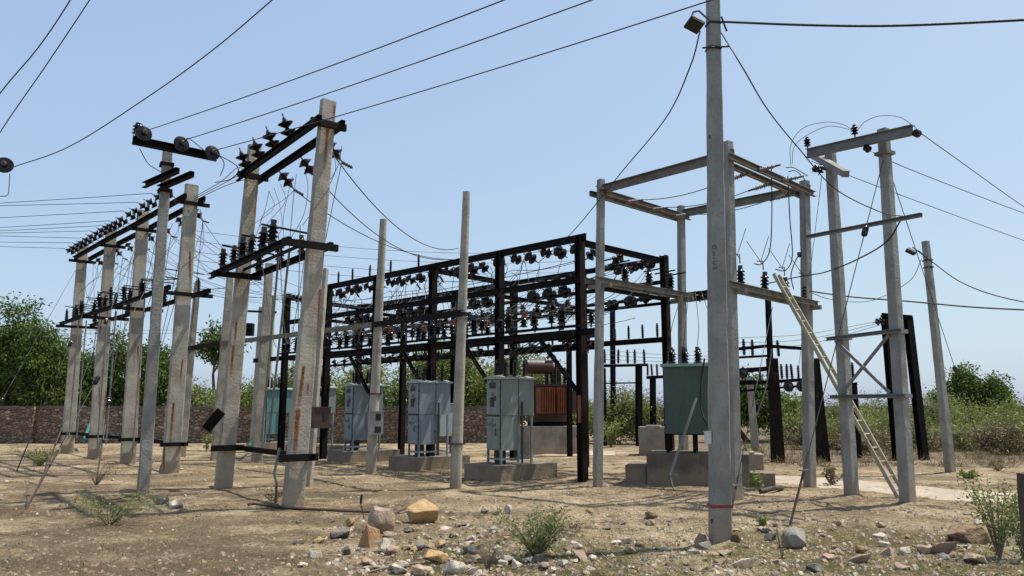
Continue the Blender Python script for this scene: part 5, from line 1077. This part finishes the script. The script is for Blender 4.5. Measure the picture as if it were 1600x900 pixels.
def stone(name, label, px, py, wpx, hpx, col, i, rz=0.0, group=None, deep=.9, tilt=0.0):
    k = (col, i % len(SHP))
    if k not in SMESH: me = SHP[i % len(SHP)].copy(); me.materials.append(SM[col]); SMESH[k] = me
    me = SMESH[k]; q = PB(px, py); q.y += 0; s = q.y/FPX; wdt = wpx*s; h = hpx*s
    o = bpy.data.objects.new(name, me); COL.objects.link(o)
    xs, ys_, zs = EXT[i % len(SHP)]
    o.scale = (wdt/xs, wdt*deep/ys_, h*1.3/zs); o.rotation_euler = (tilt, tilt*.6, rz); o.location = (q.x, q.y+wdt*.35, gz(q.x, q.y+wdt*.3)-(.18+.16*((i*37+int(px))%10)/10)*h)
    return tag(o, label, 'stone', group)
BIG = [('boulder', 'ochre yellow boulder, largest of the stones in front of the round poles', 658, 819, 50, 32, 'yellow', 10, .3), ('boulder', 'beige pink angular boulder leaning on the rusty block', 591, 835, 44, 38, 'beige', 11, .3),
       ('boulder', 'rusty orange block shaped stone in front of the beige boulder', 575, 857, 34, 34, 'orange', 3, .5), ('boulder', 'grey boulder lying right of the nearest pole', 1249, 861, 38, 28, 'grey', 12, .2), ('boulder', 'long flat brown rock at the lower right among weeds', 1526, 852, 70, 24, 'brown', 13, .1),
       ('stone', 'knobbly pale grey stone left of the rusty block', 537, 842, 30, 16, 'grey', 4, .4), ('stone', 'white topped dark stone below the rusty block', 604, 866, 30, 20, 'white', 7, .2), ('stone', 'dark slate stone left of the white topped one', 540, 868, 15, 13, 'slate', 5, .9),
       ('stone', 'ochre flat stone half buried near the bottom centre', 678, 884, 40, 18, 'yellow', 0, .1), ('stone', 'large pale stone at the bottom edge left of the green shrub', 710, 900, 36, 20, 'white', 6, .3), ('stone', 'beige stone at the bottom edge beside the pale one', 657, 902, 30, 14, 'beige', 9, .0),
       ('stone', 'small ochre stone lying left of the beige boulder', 544, 822, 16, 12, 'yellow', 1, .0), ('stone', 'ochre stone lying alone left of the rubble', 500, 849, 18, 11, 'yellow', 4, .7), ('stone', 'flat white stone lying alone on the bare soil', 463, 851, 22, 7, 'white', 2, .2), ('stone', 'small white stone in the lower left foreground', 471, 889, 16, 6, 'white', 0, .4),
       ('stone', 'brown slab standing on edge against the fourth weathered pole', 257, 737, 26, 20, 'brown', 3, .4), ('stone', 'white stone by the foot of the slim pole', 272, 796, 20, 13, 'white', 8, .1), ('stone', 'dark stone in the weeds at the foot of the slim pole', 246, 789, 26, 15, 'grey', 9, .6),
       ('stone', 'round pale stone beside the foot of the red banded pole', 1097, 858, 20, 14, 'pink', 3, .2), ('stone', 'dark stone on the right of the red banded pole foot', 1152, 860, 16, 14, 'brown', 5, .2), ('stone', 'long pale stone in the foreground below the nearest pole', 1162, 895, 42, 16, 'white', 2, .1),
       ('stone', 'dark split stone in the foreground right of the nearest pole', 1278, 899, 26, 13, 'slate', 7, .5), ('stone', 'yellowish stone on the moss below the braced gantry', 1346, 864, 22, 11, 'yellow', 6, .1), ('stone', 'beige round stone right of the yellowish one', 1391, 868, 26, 12, 'beige', 3, .5), ('stone', 'flat white and brown stone in the right foreground', 1347, 882, 36, 12, 'pink', 2, .1),
       ('stone', 'pink stone at the lower edge below the grey boulder', 1412, 893, 22, 11, 'pink', 8, .1), ('stone', 'long pink rock ledge left of the flat brown rock', 1478, 868, 46, 18, 'pink', 2, -.2), ('stone', 'pale stone left of the long pink ledge', 1450, 867, 28, 12, 'beige', 9, .2), ('stone', 'wide pale stone at the bottom right edge', 1530, 880, 34, 14, 'beige', 0, .1),
       ('stone', 'white stones resting on the plinth of the pale blue grey cabinet', 672, 731, 18, 9, 'white', 4, .2), ('stone', 'dark earthy clod in the middle of the bare ground', 1017, 812, 22, 12, 'brown', 6, .4), ('stone', 'white upright stone right of the boulders', 793, 803, 13, 12, 'white', 1, .3), ('stone', 'small black stone among pale rubble', 757, 803, 12, 7, 'slate', 8, .2), ('stone', 'small dark stone near the top of the rubble', 741, 864, 18, 9, 'slate', 2, .2)]
for a in BIG: stone(*a[:9])
DESC = {'white': 'small pale stone lying in the rubble strip', 'beige': 'small beige stone lying in the rubble strip', 'grey': 'small grey stone lying in the rubble strip', 'slate': 'small dark slate chip lying in the rubble strip', 'yellow': 'small ochre stone lying in the rubble strip', 'pink': 'small pinkish stone lying in the rubble strip'}
rr = random.Random(17); placed = []
while len(placed) < 290:
    px = rr.gauss(690, 95) if rr.random() < .5 else rr.uniform(640, 1590); py = 792+rr.random()**.85*108
    if px < 640 and py < 815 or px < 455 or px > 1592: continue
    if rr.random() > (.9 if px < 900 else .55 if px < 1050 else .75)*(1 if py > 815 else .5): continue
    if any(abs(px-a)+2*abs(py-b) < 7 for a, b in placed) or any(abs(px-g[2]) < g[4]*.6 and -4 < g[3]-py < g[5] for g in BIG): continue
    col = rr.choices(list(DESC), (6, 5, 3, 1.2, 2, 3))[0]; wpx = rr.choice((5, 6, 7, 8, 10, 12, 15, 19, 24))*(.55+.5*(py-790)/100); placed.append((px, py))
    stone('stone', DESC[col], px, py, wpx, wpx*rr.uniform(.28, .6), col, rr.randrange(10), rr.uniform(0, 6.3), col+' stones in the rubble strip', rr.uniform(.6, 1), rr.uniform(-.15, .15))
for i in range(40):
    px, py = rr.uniform(-10, 1250), rr.uniform(715, 800); col = rr.choice(('slate', 'white', 'grey'))
    stone('stone', {'slate': 'tiny dark stone on the bare earth around the poles', 'white': 'tiny pale stone on the bare earth around the poles', 'grey': 'tiny grey stone on the bare earth around the poles'}[col], px, py, rr.uniform(3, 7), rr.uniform(1.5, 3), col, rr.randrange(10), rr.uniform(0, 6), 'tiny '+col+' stones around the poles')
# gravel: nobody could count it
m = MB(); rq = random.Random(8)
for i in range(3800):
    px = rq.uniform(520, 1620) if rq.random() < .93 else rq.uniform(-20, 1620); q = PB(px, 745+rq.random()**.7*160); r = rq.uniform(.007, .026)*(1 if rq.random() < .8 else 1.9); z = gz(q.x, q.y); a = rq.uniform(0, 6.3); c, s = math.cos(a)*r, math.sin(a)*r
    vs = [(q.x+c, q.y+s, z), (q.x-s*.8, q.y+c*.8, z), (q.x-c, q.y-s, z), (q.x+s*.8, q.y-c*.8, z), (q.x+c*.4, q.y+s*.3, z+r*.7), (q.x-c*.5, q.y-s*.2, z+r*.6)]
    m.add(vs, [(0, 1, 4), (1, 2, 5), (1, 5, 4), (2, 3, 5), (3, 0, 4), (3, 4, 5)], rq.choice((0, 1, 1, 2, 2, 2, 4, 4, 3)))
tag(m.build('gravel', [SM['grey'], SM['beige'], SM['white'], SM['slate'], SM['pink']], None), 'loose gravel and chips scattered over the bare earth', 'gravel', kind='stuff')

m = MB(); rq = random.Random(9)
for i in range(6500):
    q = PB(rq.uniform(-30, 1640), 735+rq.random()**.8*172); r = rq.choice((.012, .016, .02, .03, .045))*rq.uniform(.6, 1.2); z = gz(q.x, q.y)-r*.15; a = rq.uniform(0, 6.3); c, s = math.cos(a)*r, math.sin(a)*r; j = [rq.uniform(.7, 1.3) for _ in range(6)]
    vs = [(q.x+c*j[0], q.y+s, z), (q.x-s*.8, q.y+c*.8*j[1], z), (q.x-c*j[2], q.y-s, z), (q.x+s*.8, q.y-c*.8*j[3], z), (q.x+c*.45, q.y+s*.4, z+r*.6*j[4]), (q.x-c*.5, q.y-s*.3, z+r*.5*j[5])]
    m.add(vs, [(0, 1, 4), (1, 2, 5), (1, 5, 4), (2, 3, 5), (3, 0, 4), (3, 4, 5)], rq.choice((0, 0, 1, 1, 2)))
SO = [pmat('crumbled_earth_'+n, c, tuple(x*.7 for x in c), 8, .95, 0, .4) for n, c in (('a', (.30, .222, .137)), ('b', (.21, .152, .095)), ('c', (.13, .093, .06)))]
tag(m.build('earth_crumbs', SO, None), 'crumbs and clods of dry earth lying all over the yard', 'soil', kind='stuff')

# ================================================================== small plants and leftovers
def sprig(name, label, px, py, wpx, hpx, fam, n, ll, lw, seed, stems=9, twigs='twig', cat='plant', lean=0.0, nodes=9):
    b = ground(px, py); s = b.y/FPX; H, Wd = hpx*s, wpx*s; rq = random.Random(seed); root = thing(name, label, cat, b); m = MB(); pts = []
    for k in range(stems):
        a = rq.uniform(0, 6.28); t = V((math.cos(a)*Wd*.5*rq.uniform(.3, 1)+lean*H, math.sin(a)*Wd*.35*rq.uniform(.3, 1), H*rq.uniform(.55, 1)))
        c = spline([b-V((0, 0, .02)), b+t*.5+V((0, 0, H*.12)), b+t], 6); m.tube(c, max(.0022, .0045*H/.4), 4, r2=.0012)
        for q in c[2:]:
            for _ in range(nodes): pts.append(q+V((rq.gauss(0, .05), rq.gauss(0, .05), rq.gauss(0, .03)))*(.3+H))
    m.build('stems', M[twigs], root)
    if n:
        pts = [pts[rq.randrange(len(pts))] for _ in range(n)]; base = np.array(pts); nn = len(base); rg = np.random.default_rng(seed)
        v = rg.normal(size=(nn, 3)); v[:, 2] += .3; v /= np.linalg.norm(v, axis=1)[:, None]; sd = np.cross(v, rg.normal(size=(nn, 3))); sd /= np.linalg.norm(sd, axis=1)[:, None]
        L = ll*(.6+.8*rg.random((nn, 1))); Wl = lw*(.7+.6*rg.random((nn, 1)))
        vs = np.stack([base, base+v*L*.45+sd*Wl, base+v*L, base+v*L*.45-sd*Wl], 1).reshape(-1, 3); leafobj('leaves', vs, nn, rg.choice(3, nn), M[fam], root)
    return root
sprig('small_shrub', 'bushy light green shrub in the centre foreground', 838, 874, 170, 72, 'leaf_lime', 1900, .040, .007, 1, 44)
sprig('weed_plant', 'low feathery sprig with spreading arms in the left foreground', 170, 820, 190, 50, 'leaf_lime', 800, .045, .008, 2, 22)
sprig('tall_weed', 'tall twiggy green weed at the lower right edge', 1562, 872, 110, 120, 'leaf_lime', 900, .05, .010, 3, 22)
sprig('tall_weed', 'thin twiggy weed at the right edge in front of the dark post', 1612, 905, 90, 130, 'leaf_lime', 700, .05, .010, 13, 16)
sprig('small_shrub', 'dark green broad leaved shoot on the low slab right of the red banded pole', 1158, 745, 34, 50, 'leaf_dark', 170, .11, .035, 4, 7)
sprig('small_shrub', 'little leafy shoot on the ground right of the low slab', 1184, 765, 22, 26, 'leaf_mid', 90, .09, .03, 5, 4)
sprig('seedling', 'bright yellow green seedling on bare earth right of the nearest pole', 1192, 824, 18, 14, 'leaf_lime', 60, .06, .022, 6, 5)
sprig('dry_plant', 'dead brown leafy branch on the ground behind the ladder foot', 1300, 757, 60, 26, 'leaf_dry', 260, .07, .025, 7, 8)
sprig('dry_plant', 'grey dry tuft of twigs beside the centre foreground shrub', 762, 893, 60, 40, 'leaf_dry', 0, .02, .004, 8, 40)
sprig('weed_plant', 'thin tall grass stems rising right of the nearest pole', 1222, 880, 30, 70, 'leaf_lime', 60, .03, .006, 9, 6)
sprig('weed_plant', 'green grassy tuft at the feet of the left guy wires', 62, 728, 90, 26, 'leaf_pale', 900, .12, .008, 10, 30)
sprig('dry_plant', 'grey dry tuft right of the left guy anchors', 150, 757, 60, 28, 'leaf_dry', 200, .06, .006, 11, 30)
sprig('weed_plant', 'pale leafy weeds under the thin black posts', 955, 700, 70, 50, 'leaf_mid', 500, .13, .03, 12, 16)
sprig('dry_plant', 'dry brown tuft at the foot of the nearer rust streaked pole', 425, 785, 70, 22, 'leaf_dry', 200, .05, .006, 14, 30)
sprig('weed_plant', 'small green tuft under the second cabinet edge of the plinths', 322, 706, 24, 28, 'leaf_lime', 160, .1, .02, 15, 8)
sprig('weed_plant', 'low green weeds beside the path at right', 1515, 748, 50, 12, 'leaf_lime', 220, .08, .02, 16, 10)
sprig('dry_plant', 'dry brown clump behind the path at far right', 1560, 735, 80, 22, 'leaf_dry', 300, .08, .01, 17, 24)
o = thing('stump_post', 'dark weathered wooden post cut off by the lower right corner', 'post', PB(1613, 925)); b = PB(1613, 925)
MB().tube([b-V((0, 0, .3)), b+V((.005, 0, .4)), b+V((-.006, 0, .8)), b+V((.004, 0, 1.05))], .045, 9, r2=.035).build('trunk', M['bark'], o, True)
wire(spline([ground(388, 793)+V((0, 0, .05)), ground(398, 791)+V((0, 0, .05)), ground(450, 797)+V((0, 0, .03)), ground(520, 803)+V((0, 0, .04)), ground(585, 804)+V((0, 0, .05))], 8), .022, 'dark bent rod lying on the ground from the pole foot to the boulders', 'rod', 'ground_rod', mat='boxbrown')
wire(spline([ground(612, 806)+V((0, 0, .02)), ground(636, 801)+V((0, 0, .06)), ground(650, 798)+V((0, 0, .02))], 6), .016, 'short rusty rod poking out behind the ochre boulder', 'rod', 'ground_rod', mat='boxbrown')
o = thing('ground_pin', 'thin bent pin with a black sleeve standing beside the beige boulder', 'pin', ground(570, 812)); b = ground(570, 812)
MB().tube(spline([b-V((0, 0, .05)), P(567, 800, b.y), P(563, 785, b.y), P(564, 776, b.y)], 5), .008, 5).build('wire_stem', M['boxbrown'], o); MB().tube([P(564, 787, b.y), P(565, 773, b.y)], .017, 7).build('sleeve', M['cable'], o)
wire(spline([ground(565, 898), ground(605, 893)+V((0, 0, .03)), ground(640, 886)+V((0, 0, .03)), ground(657, 880)], 7), .011, 'long dry stick on the ground near the bottom centre', 'stick', 'dry_stick', mat='leafstick' if 'leafstick' in M else 'twig')
wire(spline([ground(960, 886), ground(935, 868)+V((0, 0, .02)), ground(908, 845)+V((0, 0, .05))], 7), .007, 'thin dry stick slanting right of the green shrub', 'stick', 'dry_stick', mat='twig')
wire(spline([ground(1188, 770)+V((0, 0, .05)), ground(1215, 768)+V((0, 0, .08)), ground(1222, 766)+V((0, 0, .04))], 6), .05, 'rotten brown log lying right of the low slab', 'log', 'dry_log', mat='bark', n=9)
wire(spline([PB(-30, 692)+V((0, 0, .12)), PB(40, 690)+V((0, 0, .12)), PB(96, 688)+V((0, 0, .10))], 6), .05, 'long pale pipe lying along the foot of the wall at far left', 'pipe', 'ground_pipe', mat='boxgrey', n=8)
